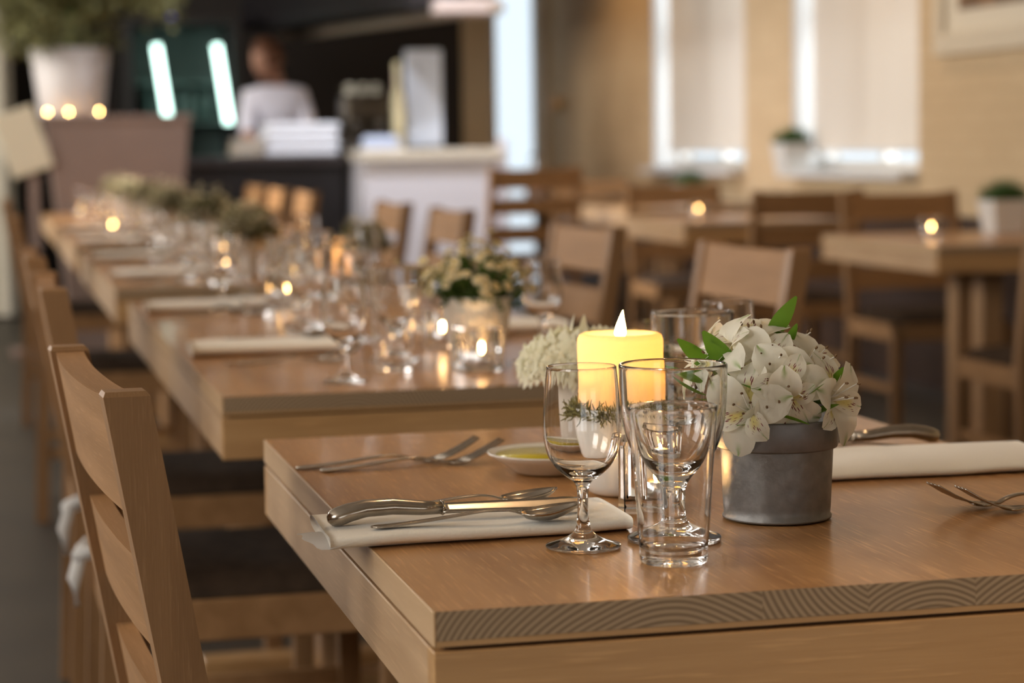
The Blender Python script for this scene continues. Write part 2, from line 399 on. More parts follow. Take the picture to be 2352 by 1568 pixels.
# garden outside the nearer window and bright doorway
M_HEDGE = plain('outdoor_hedge', (.05, .12, .06), .9, var=.5, vscale=8)
hm = MB()
for i in range(260):
    p = Vector((5.6+random.uniform(-.25, .25), random.uniform(7.5, 11.5), random.uniform(0, 1.12)))
    hm.box(p, (.14, .14, .10), Matrix.Rotation(random.uniform(0, 3), 3, Vector((random.random(), random.random(), random.random()+.1)).normalized()))
tag(part('hedge', hm, M_HEDGE, None), 'dark green hedge outside the nearer side window', 'hedge', kind='stuff')
dr = struct('door_1', MB().box((3.59, YB+.12, 1.3), (.06, .08, 2.6)).box((3.93, YB+.12, 1.3), (.06, .08, 2.6)).box((3.76, YB+.12, 2.57), (.28, .08, .06)).box((3.76, YB+.12, .05), (.28, .08, .1)), M_WFRAME)
part('glass_pane', MB().box((3.76, YB+.12, 1.32), (.28, .012, 2.44)), glass('door_glass', (.97, .99, 1)), dr)

# ================================================================== ceiling lamps above the frame: warm room lamps, plus added fill lamps
M_LAMP = flame_mat('warm_lamp_disc', (1, .62, .30), 9)
def downlight(x, y, lab, p=34, beam=2.2, col=(1, .66, .36), aim=None):
    t = thing('ceiling_lamp', lab, 'lamp', (x, y, ZC), group='recessed ceiling lamps')
    part('housing', MB().lathe([(.06, 0), (.11, 0), (.11, -.02), (.06, -.02)], 24, closed=True), M_WFRAME, t)
    part('lamp_disc', MB().lathe([(0, -.005), (.06, -.005)], 24), M_LAMP, t)
    l = bpy.data.lights.new('lamp_light', 'SPOT'); l.energy = p; l.color = col; l.spot_size = beam; l.spot_blend = .6; l.shadow_soft_size = .06
    o = bpy.data.objects.new('lamp_light', l); COL.objects.link(o); o.location = (0, 0, -.06); o.parent = t
    if aim: o.rotation_euler = (Vector(aim)-Vector((x, y, ZC-.06))).to_track_quat('-Z', 'Y').to_euler()
for x, y, lab, p in ((.9, 3.05, 'warm ceiling lamp over the nearest table', 32), (1.3, -.2, 'added warm fill lamp behind the camera position, lighting the front of the nearest table', 170), (.9, 5.5, 'warm ceiling lamp over the second table group', 12), (.9, 8.6, 'warm ceiling lamp over the third table group', 12), (3.3, 6.2, 'warm ceiling lamp over the nearer side table', 17), (3.3, 9.2, 'warm ceiling lamp over the farther side table', 17), (3.3, 13.2, 'warm ceiling lamp near the glass door', 34), (1.65, 11.2, 'added fill lamp brightening the black counter', 90), (2.6, 11.2, 'added fill lamp brightening the white counter', 90), (.15, 10.7, 'added spot left above the last tables, brightening the far chair backs', 400)):  # unseen fill lamps added for nearest table front, both counters, far chair backs
    downlight(x, y, lab, p, 1.0 if y == 10.7 else 1.6 if x < 2 and y < 10 else 2.2, (.86, .90, 1) if 'counter' in lab else (1, .93, .84) if y == 10.7 else (1, .66, .36), (1.4, 10.6, .85) if y == 10.7 else None)

# ================================================================== tables
def make_table(label):
    W, D, T, A = .70, .95, .0255, .055
    t = thing('dining_table', label, 'table', (0, 0, 0), group='oak tables')
    es = .002; x = es; widths = [.241, .082, .085, .145, .143]
    cents = [(.05, -.10), (.06, .045), (.01, -.05), (.02, -.09), (.09, .05)]
    for wd, (ox, oz) in zip(widths, cents):
        cx = x+wd*.5+ox; cz = TZ-T/2+oz
        part('plank', MB().box((x+wd/2-cx, D/2, TZ-T/2+.0022-cz), (wd, D, T-.0044)), M_TOP, t, loc=(cx, 0, cz))
        x += wd
    part('edge_strip', MB().box((es/2, D/2, TZ-T/2), (es, D, T), bev=.0006), M_EDGE, t)
    part('edge_strip', MB().box((W-es/2, D/2, TZ-T/2), (es, D, T), bev=.0006), M_EDGE, t)
    part('underside_veneer', MB().box((W/2, D/2, TZ-T+.0021), (W-2*es, D-.001, .0042)), M_OAKX, t)
    g = .0035; z = TZ-T-g-A/2
    part('shadow_gap_frame', MB().box((W/2, D/2, TZ-T-g/2), (W-.02, D-.02, g)), plain('shadow_gap_wood', (.12, .06, .03), .8), t)
    th = .022
    part('apron', MB().box((W/2, th/2, z), (W, th, A), bev=.001), M_OAKX, t)
    part('apron', MB().box((W/2, D-th/2, z), (W, th, A), bev=.001), M_OAKX, t)
    part('apron', MB().box((th/2, D/2, z), (th, D-2*th-.0005, A), bev=.001), M_OAKY, t)
    part('apron', MB().box((W-th/2, D/2, z), (th, D-2*th-.0005, A), bev=.001), M_OAKY, t)
    for ly in (D*.40, D*.60):
        part('column', MB().box((W/2, ly, (TZ-T-g+.05)/2), (.075, .075, TZ-T-g-.05), bev=.003), M_OAKZ, t)
        part('floor_bar', MB().box((W/2, ly, .025), (.50, .075, .05), bev=.004), M_OAKX, t)
    return t
X0 = .2946
table0 = make_table('nearest oak table, set with glasses, lit pillar candle and zinc pot of white flowers')
table0.location = (X0, 1.478, 0)
for y, lab in ((2.87, 'oak table right behind the nearest one, with white pot of small daisies'),
               (3.822, 'oak table pushed against the far side of the daisy-pot table'),
               (5.25, 'first oak table of the third group along the row, holding a lit pillar candle'),
               (6.202, 'second oak table of the third group along the row'),
               (7.58, 'blurred oak table starting the far group of the row'),
               (8.532, 'blurred oak table in the middle of the far group'),
               (9.90, 'second to last oak table, close to the planter'),
               (10.852, 'last oak table of the long row, in front of the mauve planter')):
    dup(table0, (X0, y, 0), label=lab)
for x, y, lab in ((2.82, 6.19, 'side oak table at the right edge with tealight and square grass pot'),
                  (2.77, 8.52, 'farther side oak table with one tealight, in front of the blinds'),
                  (3.12, 10.45, 'side oak table by the wall with a small grass pot, behind the farther tealight'),
                  (3.05, 12.75, 'farthest side oak table near the glass door')):
    dup(table0, (x, y, 0), label=lab)

# ================================================================== chairs
def make_chair(label):
    # local: faces +Y, backrest at -Y, origin on the floor under the seat's middle
    t = thing('dining_chair', label, 'chair', group='oak slat-back chairs')
    W = .46; zt = .884; zs = .45; yb = -.20; lean = .17
    def yback(z): return yb if z < zs else yb-(z-zs)*lean
    for sx in (-1, 1):
        mb = MB(); sec = []
        zz = [0, .25, zs, .56, .67, .78, zt-.004, zt]
        vs = []
        for z in zz:
            ins = .0025 if z == zt else 0
            yy = yback(z) + (.02*(1-z/zs) * -1 if z < zs else 0)
            hw, hd = .015-ins, .0185-ins
            for (a, b) in ((-1, -1), (1, -1), (1, 1), (-1, 1)): vs.append((sx*(W/2-.015)+a*hw, yy+b*hd, z))
        fs = []
        for i in range(len(zz)-1):
            for j in range(4): k = (j+1) % 4; fs.append((i*4+j, i*4+k, (i+1)*4+k, (i+1)*4+j))
        fs.append((3, 2, 1, 0)); e = (len(zz)-1)*4; fs.append((e, e+1, e+2, e+3))
        mb.add(vs, fs); part('stile', mb, M_CHAIR, t)
        part('front_leg', MB().box((sx*(W/2-.02), .20, (zs-.035)/2), (.036, .036, zs-.035), bev=.002), M_CHAIR, t)
        part('side_stretcher', MB().box((sx*(W/2-.018), 0, .20), (.018, .385, .03), bev=.002), M_CHAIRX, t)
        part('seat_rail', MB().box((sx*(W/2-.014), .0, zs-.05), (.022, .364, .06), bev=.002), M_CHAIRX, t)
    part('seat_rail', MB().box((0, .206, zs-.05), (W-.082, .022, .06), bev=.002), M_CHAIRX, t)
    part('seat_rail', MB().box((0, yb, zs-.05), (W-.062, .022, .06), bev=.002), M_CHAIRX, t)
    def slat(z0, z1, th, sag=.0, dip=0):
        mb = MB(); n = 14; vs = []; half = W/2-.028
        for i in range(n+1):
            u = -1+2*i/n; x = u*half; bow = -sag*(1-u*u)
            ztop = z1-dip*(1-u**4)
            for (z, o) in ((z0, -1), (ztop, -1), (ztop, 1), (z0, 1)):
                vs.append((x, yback(z)+bow+o*th/2, z))
        fs = []
        for i in range(n):
            for j in range(4): k = (j+1) % 4; fs.append((i*4+j, (i+1)*4+j, (i+1)*4+k, i*4+k))
        fs.append((0, 1, 2, 3)); fs.append((n*4+3, n*4+2, n*4+1, n*4)); mb.add(vs, fs); return mb
    part('top_rail', slat(.780, .879, .027, .006, .004), M_CHAIRX, t)
    part('back_slat', slat(.660, .738, .019, .006), M_CHAIRX, t)
    part('back_slat', slat(.530, .608, .019, .006), M_CHAIRX, t)
    cu = MB(); prof = []
    n = 14; vs = []; fs = []
    for i in range(n+1):
        for j in range(n+1):
            u, v = -1+2*i/n, -1+2*j/n
            e = (1-u**6)*(1-v**6); vs.append((u*(W/2-.008), -.002+v*.21, zs-.018+.036*e**.5))
    for i in range(n):
        for j in range(n): a = i*(n+1)+j; fs.append((a, a+n+1, a+n+2, a+1))
    base = len(vs)
    ring = [i*(n+1) for i in range(n+1)] + [n*(n+1)+j for j in range(1, n+1)] + [i*(n+1)+n for i in range(n-1, -1, -1)] + [j for j in range(n-1, 0, -1)]
    fs.append(tuple(ring))
    cu.add(vs, fs); part('seat_pad', cu, M_CUSH, t, True)
    return t
def seat_at(proto, xb, yc, face, label, rot=0, first=False):
    """xb: x of the backrest's top; face +1 looks to +X, -1 to -X"""
    off = .20+.074
    c = proto if first else dup(proto, (0, 0, 0), label=label)
    if first: c['label'] = label
    c.location = (xb+face*off, yc, 0); c.rotation_euler = (0, 0, (-PI/2 if face > 0 else PI/2)+rot); return c
chair0 = make_chair('x')
seat_at(chair0, .088, 1.990, 1, 'oak slat-back chair in sharp view at the lower left, tucked under the nearest table', .065, True)
for y, lab in ((4.297, 'left-hand chair with sunlit top, next behind the sharp one in front'),
               (6.677, 'left-hand chair beside the third table group'),
               (9.007, 'left-hand chair at the far tables, near the left picture edge')):
    seat_at(chair0, .085, y, 1, lab, random.uniform(-.03, .03))
lab2 = 'left-hand chair tucked low beside the daisy-pot table, mostly hidden behind the sharp chair'
for y, lab, r in ((3.88, 'right-hand chair just behind the wine glass and flowers, its plain back slat facing the table', .05),
               (5.03, 'right-hand chair left of the nearest right-hand one, with open slot in the back', .06),
               (6.6, 'right-hand tan chair in front of the white counter, third from the front', .03),
               (7.58, 'right-hand tan chair in front of the white counter, fourth from the front', .03),
               (9.7, 'bright cream-lit chair back before the dark counter, nearest of the three', .02),
               (10.65, 'bright cream-lit chair back before the dark counter, middle of the three', .02),
               (11.6, 'bright cream-lit chair back before the dark counter, farthest left', .02)):
    seat_at(chair0, 1.40, y, -1, lab, r)
lc = seat_at(chair0, .09, 3.345, 1, lab2, 0)
for sx in (-1, 1):
    part('seat_tie', MB().tube([(sx*.19, -.235, .52), (sx*.215, -.250, .505), (sx*.222, -.225, .51), (sx*.205, -.195, .515), (sx*.19, -.235, .52)], [.008, .012, .010, .010, .008], 8).tube([(sx*.20, -.245, .515), (sx*.212, -.258, .47), (sx*.205, -.255, .43)], [.008, .010, .004], 8), M_NAPT, lc, True)
def chair_y(x, yb, face, label, rot=0, scale=None):
    c = dup(chair0, (x, yb+face*.30, 0), (0 if face > 0 else PI)+rot, label, scale=scale); return c
chair_y(3.16, 8.12, 1, 'brown chair between the two tealight side tables, back turned to the camera')
chair_y(3.30, 7.62, -1, 'brown chair behind the right-edge tealight table, facing the camera')
chair_y(3.02, 5.50, 1, 'dark chair cut off by the right picture edge')
chair_y(3.19, 10.02, -1, 'brown chair behind the farther tealight table, facing the camera')
chair_y(2.72, 10.9, 1, 'ladder-back chair silhouetted against the bright glass door', .1, 1.09)
chair_y(3.37, 12.15, -1, 'mauve-brown chair right of the door, by the beige wall')

# ================================================================== glassware
def smooth(pts, n=5):
    # Catmull-Rom through the profile points, so that thin walls keep true normals
    out = []
    for i in range(len(pts)-1):
        p0, p1, p2, p3 = pts[max(i-1, 0)], pts[i], pts[i+1], pts[min(i+2, len(pts)-1)]
        for k in range(n):
            t = k/n; out.append(tuple(max(0, .5*(2*b+(c-a)*t+(2*a-5*b+4*c-d)*t*t+(3*b-a-3*c+d)*t**3)) if q == 0 else .5*(2*b+(c-a)*t+(2*a-5*b+4*c-d)*t*t+(3*b-a-3*c+d)*t**3) for q, (a, b, c, d) in enumerate(zip(p0, p1, p2, p3))))
    return out+[pts[-1]]
def vessel(outer, inner, n=5):
    # outer wall up, rounded rim, inner wall down
    (r0, z0), (r1, z1) = outer[-1], inner[0]; c, zc, h = (r0+r1)/2, (z0+z1)/2, (r0-r1)/2
    rim = [(c+h*math.cos(PI*k/8), zc+h*1.1*math.sin(PI*k/8)) for k in range(1, 8)]
    return smooth(outer, n)+rim+smooth(inner, n)
def make_wine(label):
    base = [(0, .0008), (.024, .0006), (.0295, .0010), (.0305, .0024), (.0295, .0034)]
    outer = [(.0295, .0034), (.024, .0050), (.014, .0088), (.0075, .014), (.0050, .022), (.0044, .034), (.0046, .046), (.0066, .053), (.0135, .0585), (.0215, .0655), (.0275, .0745), (.0306, .0865), (.0315, .098), (.0310, .112), (.0297, .130), (.0280, .1468)]
    inner = [(.0271, .1468), (.0287, .130), (.0300, .112), (.0305, .098), (.0296, .0870), (.0264, .0758), (.0203, .0675), (.012, .0625), (.006, .0612), (0, .061)]
    outer = base[:-1]+outer
    t = thing('wine_glass', label, 'glass', group='small tulip wine glasses')
    part('bowl_and_stem', MB().lathe(vessel(outer, inner), 56), M_GLASS, t, True); return t
def make_tumbler(label):
    outer = [(0, .0006), (.023, .0006), (.0255, .0012), (.0264, .0040), (.0268, .012), (.0285, .039), (.0303, .066), (.0325, .094), (.0346, .1215)]
    inner = [(.0335, .1215), (.0314, .094), (.0292, .066), (.0274, .039), (.0258, .0190), (.0245, .0145), (.021, .0118), (.012, .0108), (0, .0106)]
    prof = vessel(outer, inner)
    t = thing('tumbler', label, 'glass', group='straight water tumblers')
    part('tumbler_body', MB().lathe(prof, 48), M_GLASS, t, True); return t
def make_goblet(label):
    outer = [(0, .0010), (.034, .0008), (.0378, .0018), (.0383, .0036), (.036, .0052), (.030, .0072), (.018, .0118), (.0118, .0165), (.0098, .026), (.0098, .038), (.0112, .046), (.0165, .0535), (.026, .063), (.0345, .075), (.0398, .090), (.0425, .106), (.0438, .125), (.0443, .1440)]
    inner = [(.0412, .1440), (.0406, .125), (.0394, .107), (.0364, .092), (.031, .079), (.023, .069), (.012, .0625), (.005, .0608), (0, .0605)]
    prof = vessel(outer, inner)
    t = thing('goblet', label, 'glass', group='thick-rimmed goblets')
    part('goblet_body', MB().lathe(prof, 56), M_RIMW, t, True); return t
wine0 = make_wine('small tulip wine glass standing nearest, right of the napkin with knife and spoons'); wine0.location = (.4594, 1.6814, TZ)
tumb0 = make_tumbler('straight water tumbler standing foremost on the nearest table'); tumb0.location = (.5106, 1.603, TZ)
gob0 = make_goblet('wide thick-rimmed goblet directly behind the foremost tumbler'); gob0.location = (.5387, 1.690, TZ)
dup(gob0, (.728, 2.215, TZ), .4, 'wide thick-rimmed goblet behind the lit pillar candle')
dup(wine0, (.806, 2.325, TZ), .4, 'wine glass rising behind the white flowers of the zinc pot')
GL = 'row glasses'
def place(o, x, y, lab): return dup(o, (x, y, TZ), random.uniform(0, 3), lab)
place(tumb0, .572, 3.129, 'tumbler left of the daisy pot on the second table')
place(gob0, .600, 3.265, 'goblet behind the tumbler left of the daisy pot')
place(wine0, .477, 2.985, 'slim wine glass at the near edge of the second table')
place(tumb0, .525, 3.80, 'tumbler farther back on the left, above the second napkin')
place(gob0, .56, 3.93, 'goblet farther back, left of the unlit middle of the row')
place(wine0, .60, 3.62, 'wine glass between the two tumblers of the second table group')
place(wine0, .84, 3.30, 'wine glass right behind the white daisy pot')
place(tumb0, .80, 3.55, 'tumbler hidden behind the white daisy pot')
KIND = {'w': 'blurred wine glass', 't': 'blurred tumbler', 'g': 'blurred goblet'}
PROTO = {'w': wine0, 't': tumb0, 'g': gob0}
ROW = ((4.38, 'rear of the second table group'), (5.42, 'front of the third table group'), (6.38, 'rear of the third table group'), (7.75, 'front of the far table group'), (8.72, 'rear of the far table group'), (10.08, 'front of the last table pair'), (11.03, 'rear of the last table pair'))
for yb, where in ROW:
    for k, dx, dy, side in (('w', .17, .02, 'left'), ('t', .23, -.06, 'left'), ('g', .29, .03, 'left'), ('w', .52, .34, 'right'), ('t', .47, .43, 'right'), ('g', .40, .33, 'right')):
        dup(PROTO[k], (X0+dx+random.uniform(-.012, .012), yb+dy+random.uniform(-.015, .015), TZ), random.uniform(0, 3), '%s at the %s setting, %s' % (KIND[k], side, where), 'far glasses on the row of tables')

# ================================================================== candles
def flame(mb, c, h=.022, r=.0055, lean=(0, 0)):
    prof = [(0, 0), (.55, .08), (1, .26), (.86, .45), (.52, .68), (.22, .87), (0, 1)]
    n = 12; vs = []; fs = []
    for i, (pr, pz) in enumerate(prof):
        for j in range(n):
            a = 2*PI*j/n; vs.append((c[0]+math.cos(a)*r*pr+lean[0]*pz*pz, c[1]+math.sin(a)*r*pr+lean[1]*pz*pz, c[2]+h*pz))
    for i in range(len(prof)-1):
        for j in range(n): k = (j+1) % n; fs.append((i*n+j, i*n+k, (i+1)*n+k, (i+1)*n+j))
    mb.add(vs, fs); return mb
def glow(parent, z, e, r=.008):
    l = bpy.data.lights.new('candle_light', 'POINT'); l.energy = e; l.color = (1, .70, .40); l.shadow_soft_size = r
    o = bpy.data.objects.new('candle_light', l); COL.objects.link(o); o.location = (0, 0, z); o.parent = parent; return o
def make_pillar(label, r=.0396, h=.0745, e=.105):
    t = thing('pillar_candle', label, 'candle', group='lit pillar candles')
    prof = [(0, 0), (r*.98, 0), (r, .002), (r, h-.006), (r-.0015, h-.002), (r-.005, h), (r-.009, h-.001), (r-.013, h-.007), (r-.018, h-.010), (.006, h-.011), (0, h-.011)]
    cav = [(0, h-.016), (r-.009, h-.016), (r-.009, h-.036), (r-.014, h-.05), (0, h-.052)]
    part('wax_body', MB().lathe(prof, 48).lathe(cav, 48), M_WAX, t, True)
    part('wick', MB().tube([(0, 0, h-.0115), (0, 0, h-.006), (.0006, 0, h-.003)], .0007, 6), M_ANTH, t)
    part('flame', flame(MB(), (0, 0, h-.008), .029, .0056, (.003, 0)), M_FLAME, t, True)
    glow(t, h-.024, e, .006); glow(t, h+.006, .10, .006)  # first light is added inside the hollow wax to make the body glow
    return t
def make_moss_pot(label):
    t = thing('moss_pot', label, 'pot')
    part('ceramic_pot', MB().lathe([(0, .001), (.026, .001), (.031, .004), (.0345, .011), (.0375, .025), (.0425, .055), (.0465, .0805), (.0462, .0825), (.0448, .083), (.0436, .0815), (.040, .055), (.037, .030), (0, .030)], 48), M_CERAM, t, True)
    part('moss_bed', MB().lathe([(0, .074), (.035, .0745), (.0432, .0765), (.0432, .070), (0, .070)], 40), M_MOSS, t, True)
    mb = MB()
    for i in range(900):
        a = random.uniform(0, 2*PI); rr = random.uniform(.038, .0475); p = Vector((rr*math.cos(a), rr*math.sin(a), .076)); d = Vector((math.cos(a)*random.uniform(-.5, 1), math.sin(a)*random.uniform(-.5, 1), random.uniform(.3, 1.2)))
        pts = [p]
        for k in range(3):
            d = (d+Vector((random.uniform(-1, 1), random.uniform(-1, 1), random.uniform(-.9, .6)))*.8).normalized(); p = p+d*random.uniform(.003, .0075); pts.append(p)
        mb.tube(pts, [.0009, .0009, .0008, .0004], 3)
    part('moss', mb, M_MOSS, t)['kind'] = 'stuff'
    return t
mp = make_moss_pot('white ceramic pot filled with moss, carrying the big lit candle'); mp.location = (.566, 1.935, TZ)
pil0 = make_pillar('thick yellow pillar candle burning in the moss pot on the nearest table'); pil0.location = (.566, 1.935, TZ+.0755)
def make_tealight(label, group='tealights in glass holders'):
    t = thing('tealight', label, 'candle', group=group)
    part('cup', MB().lathe([(0, 0), (.0185, 0), (.0192, .001), (.0192, .0145), (.0186, .0148), (.0186, .002), (0, .002)], 28), M_ALU, t, True)
    part('wax', MB().lathe([(0, .0021), (.0184, .0021), (.0184, .0125), (.012, .0118), (0, .0116)], 28), M_TLWAX, t, True)
    part('flame', flame(MB(), (0, 0, .0122), .018, .0042), M_FLAME, t, True)
    glow(t, .024, .14, .004)
    return t
def make_votive(label):
    # square glass block with a round bore
    t = thing('candle_holder', label, 'holder', group='square glass candle holders')
    s, h, n, r = .030, .064, 32, .0232; vs = []; fs = []
    sq = []
    for i in range(n):
        a = 2*PI*(i+.5)/n; ca, sa = math.cos(a), math.sin(a); k = s/((abs(ca)**8+abs(sa)**8)**(1/8)); sq.append((ca*k, sa*k))
    rings = [[(x*.94, y*.94, .0008) for x, y in sq], [(x, y, .003) for x, y in sq], [(x, y, h-.003) for x, y in sq], [(x*.96, y*.96, h) for x, y in sq],
             [(r*1.04*math.cos(2*PI*(i+.5)/n), r*1.04*math.sin(2*PI*(i+.5)/n), h) for i in range(n)], [(r*math.cos(2*PI*(i+.5)/n), r*math.sin(2*PI*(i+.5)/n), h-.003) for i in range(n)], [(r*math.cos(2*PI*(i+.5)/n), r*math.sin(2*PI*(i+.5)/n), .0125) for i in range(n)]]
    for rg in rings: vs += rg
    for q in range(len(rings)-1):
        for i in range(n): j = (i+1) % n; fs.append((q*n+i, q*n+j, (q+1)*n+j, (q+1)*n+i))
    fs.append(tuple(range(n))[::-1]); e = (len(rings)-1)*n; fs.append(tuple(range(e, e+n)))
    part('glass_block', MB().add(vs, fs), M_GLASS, t, False); return t
vot0 = make_votive('square glass holder with a lit tealight behind the goblet and tumbler'); vot0.location = (.5675, 1.8405, TZ); vot0.rotation_euler = (0, 0, -.35)
tea0 = make_tealight('lit tealight inside the square glass holder of the nearest table'); tea0.location = (.5675, 1.8405, TZ+.013)
def candle_spot(x, y, hl, tl):
    dup(vot0, (x, y, TZ), random.uniform(-.4, .4), hl); dup(tea0, (x, y, TZ+.013), 0, tl, drop=('candle_light',) if y > 4 else ())
candle_spot(.687, 3.075, 'square glass candle holder in front of the white daisy pot', 'lit tealight in front of the white daisy pot')
candle_spot(.712, 3.46, 'square glass candle holder just left behind the daisy pot', 'lit tealight just left behind the daisy pot')
candle_spot(3.09, 6.94-.1, 'glass candle holder on the right-edge side table', 'lit tealight on the right-edge side table')
candle_spot(3.10, 9.35, 'glass candle holder on the farther side table', 'lit tealight on the farther side table')
for (yb, where), (cx_, cy_) in zip(ROW, ((.60, 4.57), (.62, 5.76), (.715, 6.43), (.80, 7.86), (.50, 8.92), (.82, 10.22), (.47, 11.22))):
    candle_spot(cx_, cy_, 'blurred glass candle holder, '+where, 'tealight glowing as an orange dot, '+where)
candle_spot(.86, 11.28, 'blurred glass candle holder right of the last leafy pot', 'tealight as an orange dot right of the last leafy pot')
dup(pil0, (.90, 5.56, TZ), 1, 'small bright pillar candle in the middle distance, left above the daisy pot')

# ================================================================== plants
def leaf_mesh(L, W, bend=.3, fold=.15, n=8):
    mb = MB(); vs = []; fs = []; uv = []
    for i in range(n+1):
        t = i/n; wd = W*math.sin(PI*min(1, t*.93+.04))**.8*(1-.25*t); z = L*bend*t*t
        for u in (-1, 0, 1): vs.append((u*wd, L*t*(1-.15*bend*t), z+abs(u)*wd*fold)); uv.append((u*.5+.5, t))
    for i in range(n):
        for j in range(2): a = i*3+j; fs.append((a, a+1, a+4, a+3))
    return mb.add(vs, fs, 0, uv)
def petal_mesh(L, W, flare=.8, curl=.25, ruff=.0, seed=0, n=9, m=6):
    mb = MB(); vs = []; fs = []; uv = []; rnd = random.Random(seed)
    ph = rnd.uniform(0, 6)
    for i in range(n+1):
        t = i/n
        wd = W*(.16+.84*math.sin(PI*.5*min(1, t/.66))**1.6)*(1 if t < .66 else math.sqrt(max(0, 1-((t-.66)/.345)**2.2)))
        r = L*flare*(t**1.45); z = L*(.92*t-(.25+flare*.38)*t**2.3)-curl*L*.35*t**4
        for j in range(m+1):
            u = -1+2*j/m
            vs.append((u*wd, r-abs(u)**2*wd*.05, z+(u*u)*wd*(.28*(1-t)+.05)+ruff*W*math.sin(u*5+ph+t*4)*t)); uv.append((u*.5+.5, t))
    for i in range(n):
        for j in range(m): a = i*(m+1)+j; fs.append((a, a+1, a+m+2, a+m+1))
    return mb.add(vs, fs, 0, uv)
PET_OUT = [petal_mesh(.041, .0128, .80, .25, .06, k).mesh('petal', M_PETA, True, True) for k in range(3)]
PET_IN = [petal_mesh(.042, .0092, .62, .1, .05, 10+k).mesh('petal', M_PETB, True, True) for k in range(2)]
PET_LOW = petal_mesh(.038, .0105, .9, .5, .05, 20).mesh('petal', M_PETB, True, True)
def stamens():
    mb = MB()
    for k in range(4):
        a = k*2*PI/4+.4; d = Vector((math.cos(a)*.005, math.sin(a)*.005-.003, 0)); top = Vector((d.x*1.4, d.y*1.4-.003, .024+.002*(k % 3)))
        mb.tube([(0, 0, .002), (d.x*.5, d.y*.5, .012), top], [.0006, .0006, .0005], 5, 0)
        mb.lathe([(0, -.0019), (.0008, -.001), (.0009, .0008), (0, .0019)], 7, tuple(top+Vector((0, 0, .0015))), 1)
    return mb.mesh('stamen_cluster', [M_FILA, M_ANTH], True)
STAM = stamens()
BLOOM_BASE = MB().lathe([(0, -.012), (.0022, -.011), (.0034, -.005), (.003, .001), (0, .002)], 10).mesh('bloom', M_STEMG, True)
def axis_rot(ax, spin):
    q = Vector(ax).normalized().to_track_quat('Z', 'Y'); return (q.to_matrix() @ Matrix.Rotation(spin, 3, 'Z')).to_euler()
def make_bloom(parent, loc, ax, spin, sc=1):
    b = obj('bloom', BLOOM_BASE, parent, loc, axis_rot(ax, spin)); b.scale = (sc, sc, sc)
    for k in range(6):
        a = k*PI/3+random.uniform(-.12, .12)
        me = PET_OUT[random.randrange(3)] if k % 2 == 0 else (PET_LOW if k == 3 else PET_IN[random.randrange(2)])
        p = obj('petal', me, b, (0, 0, 0), (random.uniform(-.16, .12), 0, a)); s = random.uniform(.9, 1.08); p.scale = (s, s, s)
    obj('stamen_cluster', STAM, b)
    return b
zp = thing('flower_pot', 'grey zinc pot with white alstroemeria blooms on the nearest table', 'potted flowers', (.6565, 1.768, TZ))
part('zinc_pot', MB().lathe([(0, .001), (.0445, .001), (.0468, .0018), (.0470, .0035), (.0456, .0048), (.0462, .012), (.0484, .0625)], 64), M_ZINC, zp, True)
part('pot_collar', MB().lathe([(.0484, .0620), (.0518, .0628), (.0524, .0640), (.0538, .0868), (.0534, .0882), (.0520, .0882), (.0512, .0865), (.0505, .066)], 64), M_ZINCL, zp, True)
part('soil', MB().lathe([(0, .080), (.0512, .079)], 32), M_SOIL, zp, True)
CR = Vector((math.cos(yaw), -math.sin(yaw), 0)); CT = Vector((-math.sin(yaw), -math.cos(yaw), 0)); CU = Vector((0, 0, 1))
def zpos(px, py, d): return CR*((px-1795)*.00040)+CT*d+CU*(.087+(960-py)*.000375)
blooms = [((1672, 795), .012, (-.75, .75, .25), .3), ((1728, 775), .0, (-.15, .95, .35), 1.2), ((1762, 835), .035, (-.1, .35, .9), 2.6), ((1716, 930), .052, (-.45, .05, .85), 2.9),
          ((1800, 868), .050, (.15, .15, 1), .6), ((1862, 835), .020, (.45, .6, .6), 1.9), ((1918, 912), .030, (.8, .05, .65), 3.4), ((1825, 790), -.012, (.35, .9, .15), .8),
          ((1795, 915), .052, (.0, -.35, .9), 4.2), ((1890, 870), .000, (.9, .5, .2), 2.2), ((1640, 820), -.022, (-.85, .5, -.2), 1.0), ((1745, 810), -.035, (-.2, .8, -.5), .4)]
for (p, d, ax, sp) in blooms:
    A = (CR*ax[0]+CU*ax[1]+CT*ax[2]).normalized(); c = zpos(p[0], p[1], d)
    make_bloom(zp, c-A*.018, A, sp, 1.2)
    root = Vector((c.x*.25, c.y*.25, .081)); e = c-A*.026
    part('flower_stem', MB().tube([root, (root+e)/2+Vector((0, 0, .006)), e], .0016, 6), M_STEMG, zp, True)
LEAF_ME = [leaf_mesh(1, .19, b, .25).mesh('leaf', M_LEAF, True) for b in (.18, .05, .35)]
def put_leaf(parent, a, b, wscale=1, roll_=0, k=0):
    a, b = Vector(a), Vector(b); d = b-a; o = obj('leaf', LEAF_ME[k], parent, a)
    y = d.normalized(); x = y.cross(CU).normalized() if abs(y.z) < .98 else CR.copy(); z = x.cross(y)
    m = Matrix((x, y, z)).transposed() @ Matrix.Rotation(roll_, 3, 'Y'); o.rotation_euler = m.to_euler(); L = d.length; o.scale = (L*wscale, L, L); return o
